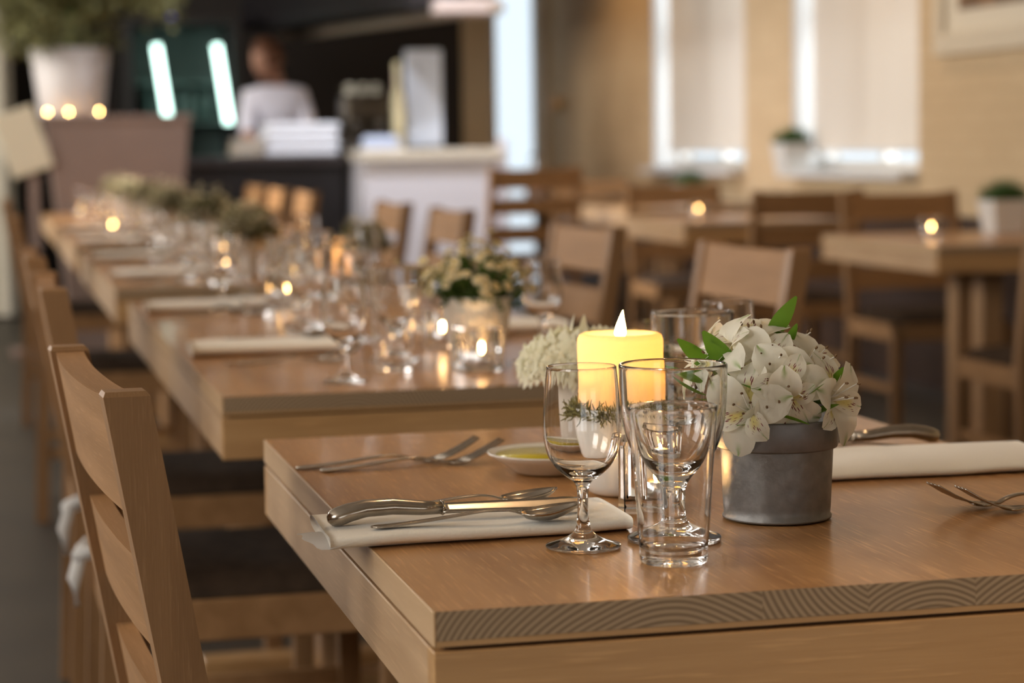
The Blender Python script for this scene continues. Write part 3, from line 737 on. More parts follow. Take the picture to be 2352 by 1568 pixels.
for (a, da, b, db, ws, rl, k) in [((1712, 872), .02, (1634, 756), .035, 1.05, 1.2, 0), ((1660, 850), .01, (1578, 774), .02, 1.0, .9, 1), ((1775, 790), -.01, (1834, 694), .01, .95, -1.0, 2), ((1700, 850), .03, (1745, 895), .06, .9, .3, 0),
                                  ((1838, 950), .03, (1914, 922), .045, 1.2, .4, 1), ((1775, 935), .05, (1842, 958), .07, .5, .2, 1), ((1640, 870), .03, (1545, 845), .03, 1.1, .6, 0), ((1650, 900), .02, (1560, 888), .03, .9, .2, 2),
                                  ((1815, 800), .0, (1830, 748), .02, .8, -.6, 0), ((1900, 890), .02, (1925, 838), .035, .8, -.9, 1), ((1850, 945), .02, (1800, 895), .055, 1.3, .2, 0), ((1840, 900), .05, (1878, 868), .06, 1.0, .2, 1), ((1690, 900), .03, (1620, 930), .03, .9, .1, 2), ((1800, 940), .02, (1700, 985), .05, .8, .0, 0)]:
    put_leaf(zp, zpos(a[0], a[1], da), zpos(b[0], b[1], db), ws, rl, k)

# daisies
def daisy_mesh(r=.0075):
    mb = MB(); n = 13
    for k in range(n):
        a = 2*PI*k/n; ca, sa = math.cos(a), math.sin(a); w_ = r*.2; vs = []
        for (q, h, ww) in ((.3, .0004, .5), (.62, .0006, 1), (.92, -.0002, .85), (1, -.0006, .3)):
            for u in (-1, 1): vs.append((ca*q*r-sa*u*w_*ww, sa*q*r+ca*u*w_*ww, h))
        mb.add(vs, [(0, 1, 3, 2), (2, 3, 5, 4), (4, 5, 7, 6)], 0)
    mb.lathe([(r*.40, -.0002), (r*.40, r*.10), (r*.28, r*.24), (0, r*.30)], 10, (0, 0, 0), 1)
    return mb.mesh('daisy', [M_DPET, M_DISC], True)
DAISY = daisy_mesh()
WPOT_ME = MB().lathe([(0, .001), (.036, .001), (.038, .003), (.0545, .098), (.0550, .101), (.0535, .102), (.0515, .099), (.050, .085), (0, .085)], 40).mesh('white_pot', M_WPOT, True)
WPOT_ME.materials[0] = M_WPOT
def foliage(nl, R, H, z0, size, mat, seed=0, flat=.5):
    rnd = random.Random(seed); mb = MB()
    for i in range(nl):
        a = rnd.uniform(0, 2*PI); e = rnd.uniform(-.1, 1); rr = R*math.sqrt(rnd.random())*math.cos(e*PI/2*.7)
        p = Vector((rr*math.cos(a), rr*math.sin(a), z0+H*max(0, e)*rnd.uniform(.5, 1)))
        d = Vector((math.cos(a), math.sin(a), rnd.uniform(-.3, 1.3))).normalized(); sd = d.cross(Vector((rnd.uniform(-1, 1), rnd.uniform(-1, 1), 1))).normalized()*size*.28
        L = size*rnd.uniform(.6, 1.3)
        mb.add([p, p+d*L*.5+sd, p+d*L, p+d*L*.5-sd], [(0, 1, 2, 3)])
    return mb
def make_daisy_pot(label, n=90, group='pots of small daisies'):
    t = thing('daisy_pot', label, 'potted flowers', group=group)
    obj('white_pot', WPOT_ME, t)
    mb = foliage(420, .058, .075, .088, .020, M_DLEAF, 3)
    fo = part('foliage', mb, M_DLEAF, t); fo['kind'] = 'stuff'
    sm = MB(); rnd = random.Random(11)
    for i in range(n):
        a = rnd.uniform(0, 2*PI); th = math.acos(1-rnd.random()*.98)
        R = .080+rnd.uniform(-.014, .008)
        p = Vector((R*1.02*math.sin(th)*math.cos(a), R*1.02*math.sin(th)*math.sin(a), .106+R*.95*math.cos(th)))
        if i % 17 == 0: p = Vector((p.x*1.5, p.y*1.5, p.z+.012))
        nrm = (p-Vector((0, 0, .09))+Vector((rnd.uniform(-.03, .03), rnd.uniform(-.03, .03), .01))).normalized()
        o = obj('daisy', DAISY, t, p, axis_rot(nrm, rnd.uniform(0, 6))); s = rnd.uniform(.85, 1.25); o.scale = (s, s, s)
        sm.tube([(p.x*.35, p.y*.35, .092), (p.x*.7, p.y*.7, .09+(p.z-.09)*.7), p-nrm*.001], .0006, 4)
    part('stems', sm, M_STEMG, t)['kind'] = 'stuff'
    return t
dp0 = make_daisy_pot('round white pot full of small daisies on the second table', 130); dp0.location = (.705, 3.165, TZ)
small = make_daisy_pot('little daisy pot peeping out behind the big candle', 26); small.location = (.712, 2.37, TZ); small.scale = (.62, .62, .62)
# light version without single flowers for the far tables
def far_pot(x, y, lab, s=1, seed=1, mat=None, pale=True):
    t = thing('flower_pot', lab, 'potted flowers', (x, y, TZ), group='far flower pots on the row'); t.scale = (s, s, s)
    obj('white_pot', WPOT_ME, t)
    a = part('foliage', foliage(500, .075, .085, .092, .024, M_DLEAF, seed), mat or M_BUSH, t); a['kind'] = 'stuff'
    if pale:
        b = part('blossoms', foliage(420, .085, .10, .098, .016, M_DPET, seed+50), M_DPET, t); b['kind'] = 'stuff'
far_pot(.905, 5.33, 'pale blossom pot right of the middle-distance pillar candle', .8, 3)
for (yb, where), sc in zip(ROW[1:], (1, 1.1, 1.1, 1.1, 1.05, 1.05)):
    far_pot(X0+.355, yb+.19, 'blurred white-potted blossoms, '+where, sc, int(yb*10))

# white hydrangea-like flowers behind the candle
hy = thing('flower_pot', 'white pot with loose creamy white blossoms, left behind the big candle', 'potted flowers', (.613, 2.235, TZ))
part('white_pot', MB().lathe([(0, .001), (.030, .001), (.032, .003), (.0425, .078), (.043, .080), (.0418, .081), (.040, .078), (0, .070)], 40), M_WPOT, hy, True)
mb = MB(); rnd = random.Random(5)
for i in range(300):
    a = rnd.uniform(0, 2*PI); th = math.acos(1-rnd.random()*1.25); R = .060
    p = Vector((R*1.12*math.sin(th)*math.cos(a), R*1.12*math.sin(th)*math.sin(a), .090+R*.55*math.cos(th)))
    nrm = (p-Vector((0, 0, .085))).normalized(); q = nrm.to_track_quat('Z', 'Y').to_matrix()
    for k in range(4):
        b = k*PI/2+rnd.uniform(-.3, .3); s = rnd.uniform(.010, .016); vs = []
        for (u, v, z) in ((0, 0, 0), (-.4, .5, .12), (0, 1, .28), (.4, .5, .12)):
            x_, y_ = u*math.cos(b)-v*math.sin(b), u*math.sin(b)+v*math.cos(b); vs.append(p+q @ (Vector((x_, y_, z))*s))
        mb.add(vs, [(0, 1, 2, 3)])
part('blossoms', mb, M_HYD, hy)['kind'] = 'stuff'
for (ax, L) in (((-.25, 1, -.1), .052), ((-.02, 1, .1), .056), ((-.5, .8, .2), .045), ((.1, 1, 0), .04), ((-.35, .9, -.2), .05)):
    d = (CR*ax[0]+CU*ax[1]+CT*ax[2]).normalized()
    put_leaf(hy, d*.05+Vector((0, 0, .062)), d*(.045+L*.75)+Vector((0, 0, .062)), 1.0, random.uniform(-1, 1), 2).data = leaf_mesh(1, .13, .35, .3).mesh('petal', M_HYD, True)
for c in hy.children:
    if c.name.startswith('leaf'): c.name = 'petal'

# ================================================================== crockery, napkins, cutlery
pl = thing('oil_dish', 'small white dish of olive oil on the nearest table', 'dish', (.535, 2.085, TZ))
part('dish', MB().lathe([(0, .001), (.032, .001), (.036, .0035), (.052, .0150), (.0605, .0205), (.0612, .0218), (.0598, .0222), (.050, .0175), (.036, .0085), (.030, .0065), (0, .006)], 56), M_CERAM, pl, True)
part('olive_oil', MB().lathe([(0, .0192), (.0530, .0192), (.0526, .0188), (.036, .0090), (0, .0070)], 48), M_OILB, pl, True)

def napkin_mesh(L, Wd, th, seed, n=40, ragged=True):
    """folded paper napkin: closed rolled section swept along X, front (−Y) fold puffier"""
    mb = MB(); k = 28; vs = []; fs = []
    for i in range(n+1):
        x = L*i/n
        for j in range(k):
            a = 2*PI*j/k; ca, sa = math.cos(a), math.sin(a)
            y = Wd/2*math.copysign(abs(ca)**.42, ca)
            hh = th/2*(1+.28*max(0, -ca)**2-.25*max(0, ca)); z = hh+hh*math.copysign(abs(sa)**.75, sa)
            skew = .012*(y/Wd)
            q = Vector((x+skew, y, z)); nv = noise.noise_vector(Vector((x*16+seed, y*10, z*20))); 
            ff = 1 if z > .002 else 0
            vs.append((q.x+nv.x*.0015, q.y+nv.y*.0022*(1 if ca < 0 else .7), max(.0003, q.z+ff*nv.z*.0016)))
    for i in range(n):
        for j in range(k): j2 = (j+1) % k; fs.append((i*k+j, (i+1)*k+j, (i+1)*k+j2, i*k+j2))
    fs.append(tuple(range(n*k, (n+1)*k))); fs.append(tuple(range(k))[::-1])
    return mb.add(vs, fs)
def napkin_ply(Wd, th, seed, L=.022):
    mb = MB(); n = 18; vs = []; fs = []
    for i in range(n+1):
        u = i/n; y = -Wd/2+u*Wd*.55; e = L*(.55+.45*math.sin(PI*u)**.6)*(1+.08*math.sin(u*17+seed))
        zc = th*(.25+.55*abs(math.sin(u*PI*1.0)))
        vs += [(.012, y, th*.55), (-e*.5, y-.002*math.sin(u*9), zc), (-e, y, zc*.75+.001)]
    for i in range(n):
        for j in range(2): a = i*3+j; fs.append((a, a+1, a+4, a+3))
    return mb.add(vs, fs)
nk = thing('napkin', 'folded cream paper napkin under knife and two spoons, overhanging the left table edge', 'napkin', (.262, 1.792, TZ), .055)
part('napkin_fold', napkin_mesh(.258, .142, .0125, 1.3), M_NAP, nk, True)
part('loose_ply', napkin_ply(.142, .0125, 2), M_NAPT, nk, True)
nr = thing('napkin', 'plain folded cream napkin at the right behind the forks, next to the zinc pot', 'napkin', (1.022, 2.0, TZ), PI-.03)
part('napkin_fold', napkin_mesh(.30, .145, .0125, 7.7), M_NAP, nr, True)
def spoon_mesh(L=.178, bw=.0185, bl=.052):
    mb = MB(); sec = []
    n = 34
    for i in range(n+1):
        t = i/n; x = L*t; hb = L-bl
        if x < hb:
            u = x/hb; hw = .0062-.0034*min(1, u*1.15) if u > .06 else .0062*math.sqrt(max(.05, 1-(1-u/.06)**2))
            z = .0026+.012*math.sin(PI*min(1, u*.98))**1.5*u; d = 0
            z = .003+.0135*(u**1.6)*(1-u**6)+.004*u**6
            sec.append((x, 0, z, hw, -.0003))
        else:
            u = (x-hb)/bl; prof = math.sin(PI*min(1, .06+u*.94)**.85)**.62
            hw = max(.0009, bw*prof*(1-.12*u)); z = .007+.0065*u**1.3
            sec.append((x, 0, z, hw, .0085*math.sin(PI*min(1, u*.93+.05))**.8))
    return mb.blade(sec, 0, 10, .0013)
def fork_mesh(L=.19):
    mb = MB(); sec = []; hb = L-.066; n = 22
    for i in range(n+1):
        u = i/n; x = hb*u; hw = .0082-.0048*min(1, u*1.15) if u > .05 else .0082*math.sqrt(max(.06, 1-(1-u/.05)**2))
        z = .003+.0155*(u**1.7)*(1-u**5)+.001*u**5; sec.append((x, 0, z, hw, -.0003))
    for (dx, hw, z) in ((.006, .004, .0048), (.012, .0085, .0040), (.018, .0118, .0042), (.024, .0125, .0052)): sec.append((hb+dx, 0, z, hw, .0012))
    mb.blade(sec, 0, 6, .0017)
    for k in range(4):
        y = -.0102+k*.0068
        mb.blade([(hb+.023, y, .0048, .0023, 0), (hb+.036, y*1.02, .0090, .0021, 0), (hb+.05, y*1.0, .0155, .0017, 0), (hb+.0625, y*.97, .0228, .0012, 0), (hb+.066, y*.97, .025, .0005, 0)], 0, 2, .0017)
    return mb
SPOON = spoon_mesh().mesh('spoon', M_STEEL, True); FORK = fork_mesh().mesh('fork', M_STEEL, True)
def cutlery(name, me, loc, rz, label, ry=0, group=None):
    o = obj(name, me, None, loc, (0, ry, rz)); return tag(o, label, name, group or name+'s')
def make_knife(label, loc, rz, ry=0):
    t = thing('knife', label, 'knife', loc, rz, 'knives'); t.rotation_euler = (0, ry, rz)
    pts = [(.000, 0, .0070), (.003, 0, .0074), (.009, 0, .0086), (.018, 0, .0115), (.032, 0, .0142), (.055, 0, .0145), (.080, 0, .0118), (.096, 0, .0112)]
    part('handle', MB().tube(pts, [.003, .0075, .0098, .0100, .0092, .0082, .0072, .0066], 16, ry=[.0025, .0066, .0080, .0078, .0074, .0070, .0062, .0056]), M_STEEL, t, True)
    part('bolster', MB().lathe([(0, -.0015), (.0058, -.0015), (.0068, 0), (.0058, .0015), (0, .0015)], 16, sy=.8), M_STEEL, t, True, loc=(.0975, 0, .0112), rot=(0, PI/2, 0))
    sec = []
    for i in range(20):
        u = i/19; x = .097+.128*u; hw = (.0068+.0028*u) if u < .8 else .0096*math.sqrt(max(.01, 1-((u-.8)/.2)**2.2)); y = .001*u+(.0022*((u-.8)/.2)**2 if u > .8 else 0)
        sec.append((x, y, .0112-.0035*u, hw, -.0003))
    part('blade', MB().blade(sec, 0, 4, .0016), M_STEEL, t, True, loc=(0, .0112*math.sin(.42)*(1 if rz < 1 else -1), .0112*(1-math.cos(.42))), rot=(.42 if rz < 1 else -.42, 0, 0)); return t
zn = TZ+.0125
make_knife('table knife with pistol-grip handle lying on the left napkin between two spoons', (.266, 1.772, zn-.0005), .035)
cutlery('spoon', SPOON, (.297, 1.742, zn+.001), .02, 'spoon on the left napkin nearest the camera, in front of the knife')
cutlery('spoon', SPOON, (.302, 1.828, zn-.001), .07, 'spoon on the left napkin farthest back, behind the knife')
cutlery('fork', FORK, (.297, 2.185, TZ), .05, 'farther one of the two forks at the back left of the nearest table')
cutlery('fork', FORK, (.318, 2.160, TZ), .06, 'nearer one of the two forks at the back left of the nearest table')
cutlery('fork', FORK, (.985, 1.775, TZ), PI+.10, 'fork at the right edge whose tines point at the right napkin')
cutlery('fork', FORK, (1.00, 1.735, TZ), PI+.02, 'fork at the right edge nearest the camera')
make_knife('knife handle lying behind the right napkin, just right of the zinc pot', (.972, 2.128, TZ+.004), PI+.02)
cutlery('spoon', SPOON, (.977, 2.105, TZ), PI-.06, 'spoon lying under the knife behind the right napkin')
# settings down the row
NAPM = napkin_mesh(.25, .19, .017, 4.1, 16).mesh('napkin', M_NAP, True)
def setting(y, k, where):
    tag(obj('napkin', NAPM, None, (.312, y, TZ), (0, 0, .02)), 'folded napkin %s' % where, 'napkin', 'napkins along the left of the row')
    cutlery('fork', FORK, (.345, y-.21, TZ), .04, 'dark fork %s, before its napkin' % where, group='forks along the row')
    cutlery('fork', FORK, (.362, y-.24, TZ), .06, 'nearer dark fork %s, before its napkin' % where, group='forks along the row')
    cutlery('spoon', SPOON, (.37, y+.02, TZ+.0172), .05, 'spoon lying on the napkin %s' % where, group='spoons along the row')
setting(3.52, 0, 'at the front of the second table'); setting(4.50, 1, 'at the rear of the second table group')
setting(5.75, 2, 'on the third table group front'); setting(6.75, 3, 'on the third table group rear'); setting(8.0, 4, 'on the far group front'); setting(9.1, 5, 'on the far group rear')
tag(obj('napkin', NAPM, None, (.74, 3.02, TZ), (0, 0, -.02)), 'white napkin right of the daisy pot at the edge of the second table', 'napkin', 'napkins along the right of the row')
tag(obj('napkin', NAPM, None, (.735, 3.75, TZ), (0, 0, .03)), 'napkin at the right, farther behind the daisy pot', 'napkin', 'napkins along the right of the row')
cutlery('fork', FORK, (.975, 3.55, TZ), PI, 'fork at the right side of the second table behind the daisy pot', group='forks along the row')

# square grass pots
def grass_pot(loc, label, s=1):
    t = thing('grass_pot', label, 'potted grass', loc, group='square grass pots'); h = .10
    mb = MB(); a0, a1 = .045, .058; vs = []
    for (a, z) in ((a0, .0), (a1, h), (a1-.006, h), (a1-.008, h-.02)):
        for (x, y) in ((-1, -1), (1, -1), (1, 1), (-1, 1)): vs.append((x*a, y*a, z))
    fs = [(3, 2, 1, 0)]
    for q in range(3):
        for j in range(4): k = (j+1) % 4; fs.append((q*4+j, q*4+k, q*4+4+k, q*4+4+j))
    fs.append((12, 13, 14, 15)); mb.add(vs, fs); part('square_pot', mb, M_WHITEBOX, t)
    g = MB(); rnd = random.Random(3)
    for i in range(700):
        x, y = rnd.uniform(-.05, .05), rnd.uniform(-.05, .05); a = rnd.uniform(0, 6); L = .085*(1-.5*(abs(x)+abs(y))/.1)*rnd.uniform(.7, 1.2)+.01; d = Vector((x*4+rnd.uniform(-.3, .3), y*4+rnd.uniform(-.3, .3), 1)).normalized()*L; sd = Vector((math.cos(a), math.sin(a), 0))*.0022; p = Vector((x, y, h-.02))
        g.add([p-sd, p+sd, p+d], [(0, 1, 2)])
    part('grass', g, M_GRASS, t)['kind'] = 'stuff'; t.scale = (s, s, s); return t
g1 = grass_pot((3.40, 6.93, TZ), 'white square pot of green grass on the right-edge side table', 1.15)
dup(g1, (3.52, 10.75, TZ), .2, 'small white grass pot on the side table by the wall')
dup(g1, (XR-.045, 10.42, .9305), .1, 'dark green grass pot on the sill of the nearer side window', scale=1.35)

# ================================================================== wall things on the right
M_FRAME = plain('cream_picture_frame', (.70, .60, .45), .5)
pc = thing('wall_picture', 'cream-framed picture at the upper right corner', 'picture', (XR, 8.0, 1.45))
py0, py1, pz0, pz1 = 6.6, 8.75, 1.43, 2.35
fr = MB(); t_ = .09
for (c, d) in (((-.02, (py0+py1)/2-8, pz0+t_/2-1.45), (.04, py1-py0, t_)), ((-.02, (py0+py1)/2-8, pz1-t_/2-1.45), (.04, py1-py0, t_)), ((-.02, py0+t_/2-8, (pz0+pz1)/2-1.45), (.04, t_, pz1-pz0-2*t_)), ((-.02, py1-t_/2-8, (pz0+pz1)/2-1.45), (.04, t_, pz1-pz0-2*t_))): fr.box(c, d)
part('frame', fr, M_FRAME, pc)
part('mount', MB().box((-.008, (py0+py1)/2-8, (pz0+pz1)/2-1.45), (.016, py1-py0-2*t_, pz1-pz0-2*t_)), plain('cream_mount', (.74, .66, .52), .8), pc)
part('print', MB().box((-.018, (py0+py1)/2-8, (pz0+pz1)/2-1.45), (.004, py1-py0-.42, pz1-pz0-.36)), plain('brown_print', (.20, .11, .05), .6, var=.7, vscale=6), pc)
kn = thing('wall_lamp', 'small round brass fitting on the beige wall beside the glass door', 'wall fitting', (XR, 15.05, 1.36))
part('back_plate', MB().lathe([(0, 0), (.05, 0), (.05, .012), (0, .014)], 24), plain('brass', (.55, .36, .15), .3, 1), kn, True, rot=(0, -PI/2, 0))
part('globe', MB().lathe([(.02, .012), (.045, .03), (.055, .06), (.04, .09), (0, .10)], 20), plain('amber_globe', (.65, .42, .2), .25), kn, True, rot=(0, -PI/2, 0))
cb = thing('glass_carafe', 'clear glass carafe on the farthest side table, before the beige wall', 'carafe', (3.25, 12.9, TZ))
part('carafe_body', MB().lathe([(0, .001), (.055, .001), (.06, .01), (.06, .12), (.035, .19), (.028, .24), (.034, .27), (.031, .27), (.025, .24), (.032, .19), (.056, .12), (.056, .012), (0, .01)], 32), M_GLASS, cb, True)

# ================================================================== bar and kitchen
M_WCOUNT = plain('white_counter_front', (.84, .82, .88), .5); M_WTOP = plain('pale_counter_top', (.86, .78, .64), .35)
M_BLACK = plain('black_counter', (.014, .012, .013), .4); M_DTOP = plain('dark_counter_top', (.045, .036, .036), .3)
bc = thing('bar_counter', 'white bar counter with pale top, left of the glass door', 'counter', (2.43, 12.3, 0))
part('front_panel', MB().box((0, 0, .50), (.76, .6, 1.0), bev=.006), M_WCOUNT, bc)
part('counter_top', MB().box((0, -.01, 1.03), (.80, .66, .06), bev=.006), M_WTOP, bc)
part('end_post', MB().box((.405, -.30, .56), (.05, .05, 1.12), bev=.005), M_WCOUNT, bc)
bd = thing('bar_counter', 'long black counter section left of the white one', 'counter', (1.53, 12.75, 0))
part('front_panel', MB().box((0, 0, .49), (.94, .7, .98), bev=.006), M_BLACK, bd)
part('counter_top', MB().box((0, -.01, 1.005), (.97, .74, .05), bev=.006), M_DTOP, bd)
# folded linen on the black counter
M_LIN = plain('white_linen', (.88, .90, .95), .8, bump=.2, bscale=60)
for k, (x, y, sx, sz, lab) in enumerate(((1.78, 12.6, .42, .19, 'high pile of white folded cloths on the black counter'), (1.47, 12.6, .17, .10, 'cream box beside the pile of white cloths'))):
    t = thing('linen_pile', lab, 'cloths', (x, y, 1.03)); n_ = 4
    for q in range(n_): part('folded_cloth', MB().box((random.uniform(-.008, .008), 0, sz*(q+.5)/n_), (sx, .3, sz/n_*.96), bev=.012), M_LIN if k == 0 else plain('cream_card', (.62, .55, .45), .8), t)
t = thing('tray', 'blue-white tray lying beside the espresso machine', 'tray', (2.16, 12.10, 1.0605))
part('tray_base', MB().box((0, 0, .006), (.24, .18, .012), bev=.004), M_LIN, t); part('folded_cloth', MB().box((0, 0, .045), (.20, .15, .064), bev=.02), plain('blue_white_cloth', (.55, .63, .80), .8), t)
# espresso machine
em = thing('espresso_machine', 'dim steel espresso machine with stacked cups on the white counter', 'coffee machine', (2.14, 12.45, 1.061))
M_DSTEEL = plain('dark_steel', (.10, .085, .065), .35, 1)
part('machine_body', MB().box((0, .05, .24), (.26, .24, .16), bev=.02), M_DSTEEL, em); part('drip_base', MB().box((0, 0, .03), (.27, .34, .06), bev=.012), M_DSTEEL, em); part('back_panel', MB().box((0, .12, .11), (.25, .08, .10)), M_DSTEEL, em)
part('cup_rail', MB().tube([(-.12, -.06, .35), (.12, -.06, .35), (.12, .16, .35), (-.12, .16, .35)], .006, 6), M_DSTEEL, em, True)
for x in (-.07, .07): part('group_head', MB().lathe([(0, 0), (.03, 0), (.03, .05), (0, .05)], 18, (x, -.05, .115)), M_DSTEEL, em, True); part('portafilter', MB().tube([(x, -.06, .11), (x, -.16, .10)], .011, 10), M_BLACK, em, True)
M_CUP = plain('cup_grey', (.40, .37, .28), .3)
for i, w_ in enumerate(('left', 'middle', 'right')):
    c = thing('coffee_cup', 'upturned cup on top of the espresso machine, %s one' % w_, 'cup', (2.06+.075*i, 12.49, 1.3815), group='cups on the espresso machine')
    part('cup_body', MB().lathe([(.034, 0), (.03, .04), (.022, .055), (0, .056)], 18), M_CUP, c, True)
# tall white panel, bottles
tp = thing('menu_board', 'tall bluish white board standing on the counter beside the glass door', 'board', (2.49, 12.5, 1.0605))
part('board_face', MB().box((0, 0, .285), (.215, .03, .57), bev=.006), plain('blue_white_board', (.66, .72, .82), .5), tp); part('board_foot', MB().box((0, .02, .008), (.22, .12, .016)), M_BLACK, tp)
M_BOT = plain('cream_bottle', (.75, .66, .40), .3)
for x, y, lab in ((2.325, 12.42, 'cream bottle just left of the tall white board'), (2.34, 12.54, 'pinkish bottle close to the tall white board')):
    t = thing('bottle', lab, 'bottle', (x, y, 1.0605), group='bottles by the board')
    part('bottle_body', MB().lathe([(0, 0), (.035, 0), (.036, .01), (.036, .26), (.03, .31), (.014, .36), (.014, .47), (0, .47)], 24), M_BOT if 'cream' in lab else plain('pink_bottle', (.55, .40, .34), .4), t, True); part('cap', MB().lathe([(.015, .465), (.015, .50), (0, .50)], 16), M_BOT, t, True)
# extractor hood running along the kitchen
hd = thing('extractor_hood', 'long pale hood edge crossing the dark kitchen at the top', 'hood', (2.38, 13.25, 1.80))
rotz = Matrix.Rotation(.24, 3, 'Z')
part('hood_edge', MB().box((0, 0, .02), (.06, 3.2, .05), rotz, bev=.005), plain('hood_wood', (.32, .25, .18), .5), hd)
part('hood_body', MB().box((-.22, -.02, .24), (.36, 2.6, .40), rotz), M_BLACK, hd)
part('hood_end', MB().box((.22, -1.42, .03), (.36, .16, .08), bev=.01), plain('hood_pink', (.62, .50, .44), .5), hd)
part('suspension_rod', MB().tube([(-.33, .5, .3), (-.33, .5, 1.09)], .012, 8), M_BLACK, hd); part('suspension_rod', MB().tube([(-.05, -.6, .3), (-.05, -.6, 1.09)], .012, 8), M_BLACK, hd)
# glass-door fridge with two light tubes
fg = thing('drinks_fridge', 'glass-front drinks fridge with two glowing light tubes', 'fridge', (1.24, 14.2, 0))
M_TUBE = flame_mat('fridge_light_tube', (.66, 1, .88), 5)
M_FRID = plain('fridge_black', (.02, .02, .02), .5); M_FIN = plain('fridge_inside', (.10, .15, .14), .5)
part('cabinet', MB().box((-.33, 0, .95), (.04, .6, 1.9)).box((.33, 0, .95), (.04, .6, 1.9)).box((0, 0, 1.88), (.62, .6, .04)).box((0, 0, .30), (.62, .6, .6)).box((0, .28, 1.23), (.62, .04, 1.26)), M_FRID, fg)
part('lining', MB().box((0, .25, 1.23), (.60, .01, 1.24)), M_FIN, fg)
for z in (.95, 1.25, 1.5): part('shelf', MB().box((0, .03, z), (.60, .42, .012)), M_FIN, fg)
for x, lean in ((-.13, -.02), (.245, -.02)): part('light_tube', MB().tube([(x+.035, -.27, 1.24), (x-.03, -.27, 1.73)], .024, 12), M_TUBE, fg, True)
for i in range(7):
    b = thing('fridge_bottle', 'dim bottle in the drinks fridge, %s from the left' % ('first', 'second', 'third', 'fourth', 'fifth', 'sixth', 'seventh')[i], 'bottle', (1.05+.065*i, 14.22, 1.2565), group='bottles in the drinks fridge')
    part('bottle_body', MB().lathe([(0, 0), (.028, 0), (.028, .14), (.011, .19), (.011, .23), (0, .23)], 14), M_FIN, b, True)
M_BLUE = flame_mat('blue_indicator', (.05, .05, .6), 1.5)
bl = thing('indicator_lamp', 'tiny blue light high up in the dark kitchen', 'light', (1.30, YB-.001, 1.98))
part('housing', MB().lathe([(0, 0), (.03, 0), (.03, .02), (.02, .025)], 16), M_BLACK, bl, True, rot=(PI/2, 0, 0)); part('lens', MB().lathe([(.02, .02), (.016, .035), (0, .04)], 16), M_BLUE, bl, True, rot=(PI/2, 0, 0))

# planter box with big bushy plant
M_MAUVE = plain('mauve_wood', (.19, .13, .105), .6, var=.08, vscale=4)
def taper_box(name, w0, w1, d0, d1, h, mat, parent, z=0):
    vs = [(sx*w_/2, sy*d_/2, z_) for (w_, d_, z_) in ((w0, d0, z), (w1, d1, z+h)) for (sx, sy) in ((-1, -1), (1, -1), (1, 1), (-1, 1))]
    return part(name, MB().add(vs, [(3, 2, 1, 0), (4, 5, 6, 7), (0, 1, 5, 4), (1, 2, 6, 5), (2, 3, 7, 6), (3, 0, 4, 7)]), mat, parent)
pb = thing('planter_stand', 'mauve tapered wooden stand at the far end of the row, under the bushy plant', 'stand', (.708, 12.1, 0))
taper_box('stand_body', .52, .75, .4, .46, 1.235, M_MAUVE, pb); part('stand_top', MB().box((0, 0, 1.25), (.78, .48, .03), bev=.004), M_MAUVE, pb)
bp_ = thing('bushy_plant', 'big olive-green bush in a white tapered pot, upper left', 'plant', (.48, 12.15, 1.2655))
part('tall_pot', MB().lathe([(0, 0), (.165, 0), (.17, .01), (.212, .355), (.205, .36), (.195, .34), (0, .32)], 40), plain('tall_white_pot', (.52, .48, .46), .5), bp_, True)
part('stem', MB().tube([(0, 0, .3), (.01, 0, .5), (0, .02, .7)], [.02, .016, .01], 8), M_STEMG, bp_, True)
def bush(n, mat, seed):
    rnd = random.Random(seed); mb = MB()
    cl = [(Vector((rnd.uniform(-.42, .55), rnd.uniform(-.3, .3), rnd.uniform(.42, .95))), rnd.uniform(.14, .22)) for _ in range(16)]
    for i in range(n):
        c, r = cl[rnd.randrange(len(cl))]; d = Vector((rnd.gauss(0, 1), rnd.gauss(0, 1), rnd.gauss(0, 1))).normalized(); p = c+d*r*rnd.uniform(.4, 1); e = (d+Vector((rnd.uniform(-1, 1), rnd.uniform(-1, 1), rnd.uniform(-1, 1)))).normalized()
        sd = e.cross(Vector((rnd.uniform(-1, 1), rnd.uniform(-1, 1), 1))).normalized()*.012; L = rnd.uniform(.03, .06)
        mb.add([p, p+e*L*.5+sd, p+e*L, p+e*L*.5-sd], [(0, 1, 2, 3)])
    return mb
part('foliage', bush(5200, M_BUSH, 4), M_BUSH, bp_)['kind'] = 'stuff'; part('pale_foliage', bush(2600, M_BUSH2, 9), M_BUSH2, bp_)['kind'] = 'stuff'
for x, lab in ((.345, 'leftmost tealight at the foot of the bush pot'), (.455, 'middle tealight at the foot of the bush pot'), (.615, 'rightmost tealight at the foot of the bush pot')):
    c = dup(tea0, (x, 11.93, 1.2655), 0, lab, drop=('candle_light',))
# cream reclined board at the far left and curtain behind it
cbd = thing('leaning_board', 'cream board leaning at the far left edge, before the mauve stand', 'board', (.21, 11.3+.55, 0))
part('board_face', MB().box((0, 0, 1.13), (.22, .03, .34), Matrix.Rotation(-.32, 3, 'Y'), bev=.006), plain('cream_board', (.55, .48, .35), .6), cbd)
part('board_post', MB().box((.05, .03, .5), (.05, .05, 1.0)), M_MAUVE, cbd); part('board_foot', MB().box((.05, .03, .015), (.3, .3, .03)), M_MAUVE, cbd)
cu = MB(); n = 40; vs = []
for i in range(n+1):
    x = -.9+1.1*i/n; y = 14.6+.03*math.sin(i*1.3); vs += [(x, y, .02), (x, y, 2.7)]
cu.add(vs, [(2*i, 2*i+2, 2*i+3, 2*i+1) for i in range(n)])
ct = thing('curtain', 'pale curtain at the far left edge behind the bush pot', 'curtain', (0, 0, 0)); part('curtain_cloth', cu, plain('pale_curtain', (.55, .50, .40), .9), ct, True)
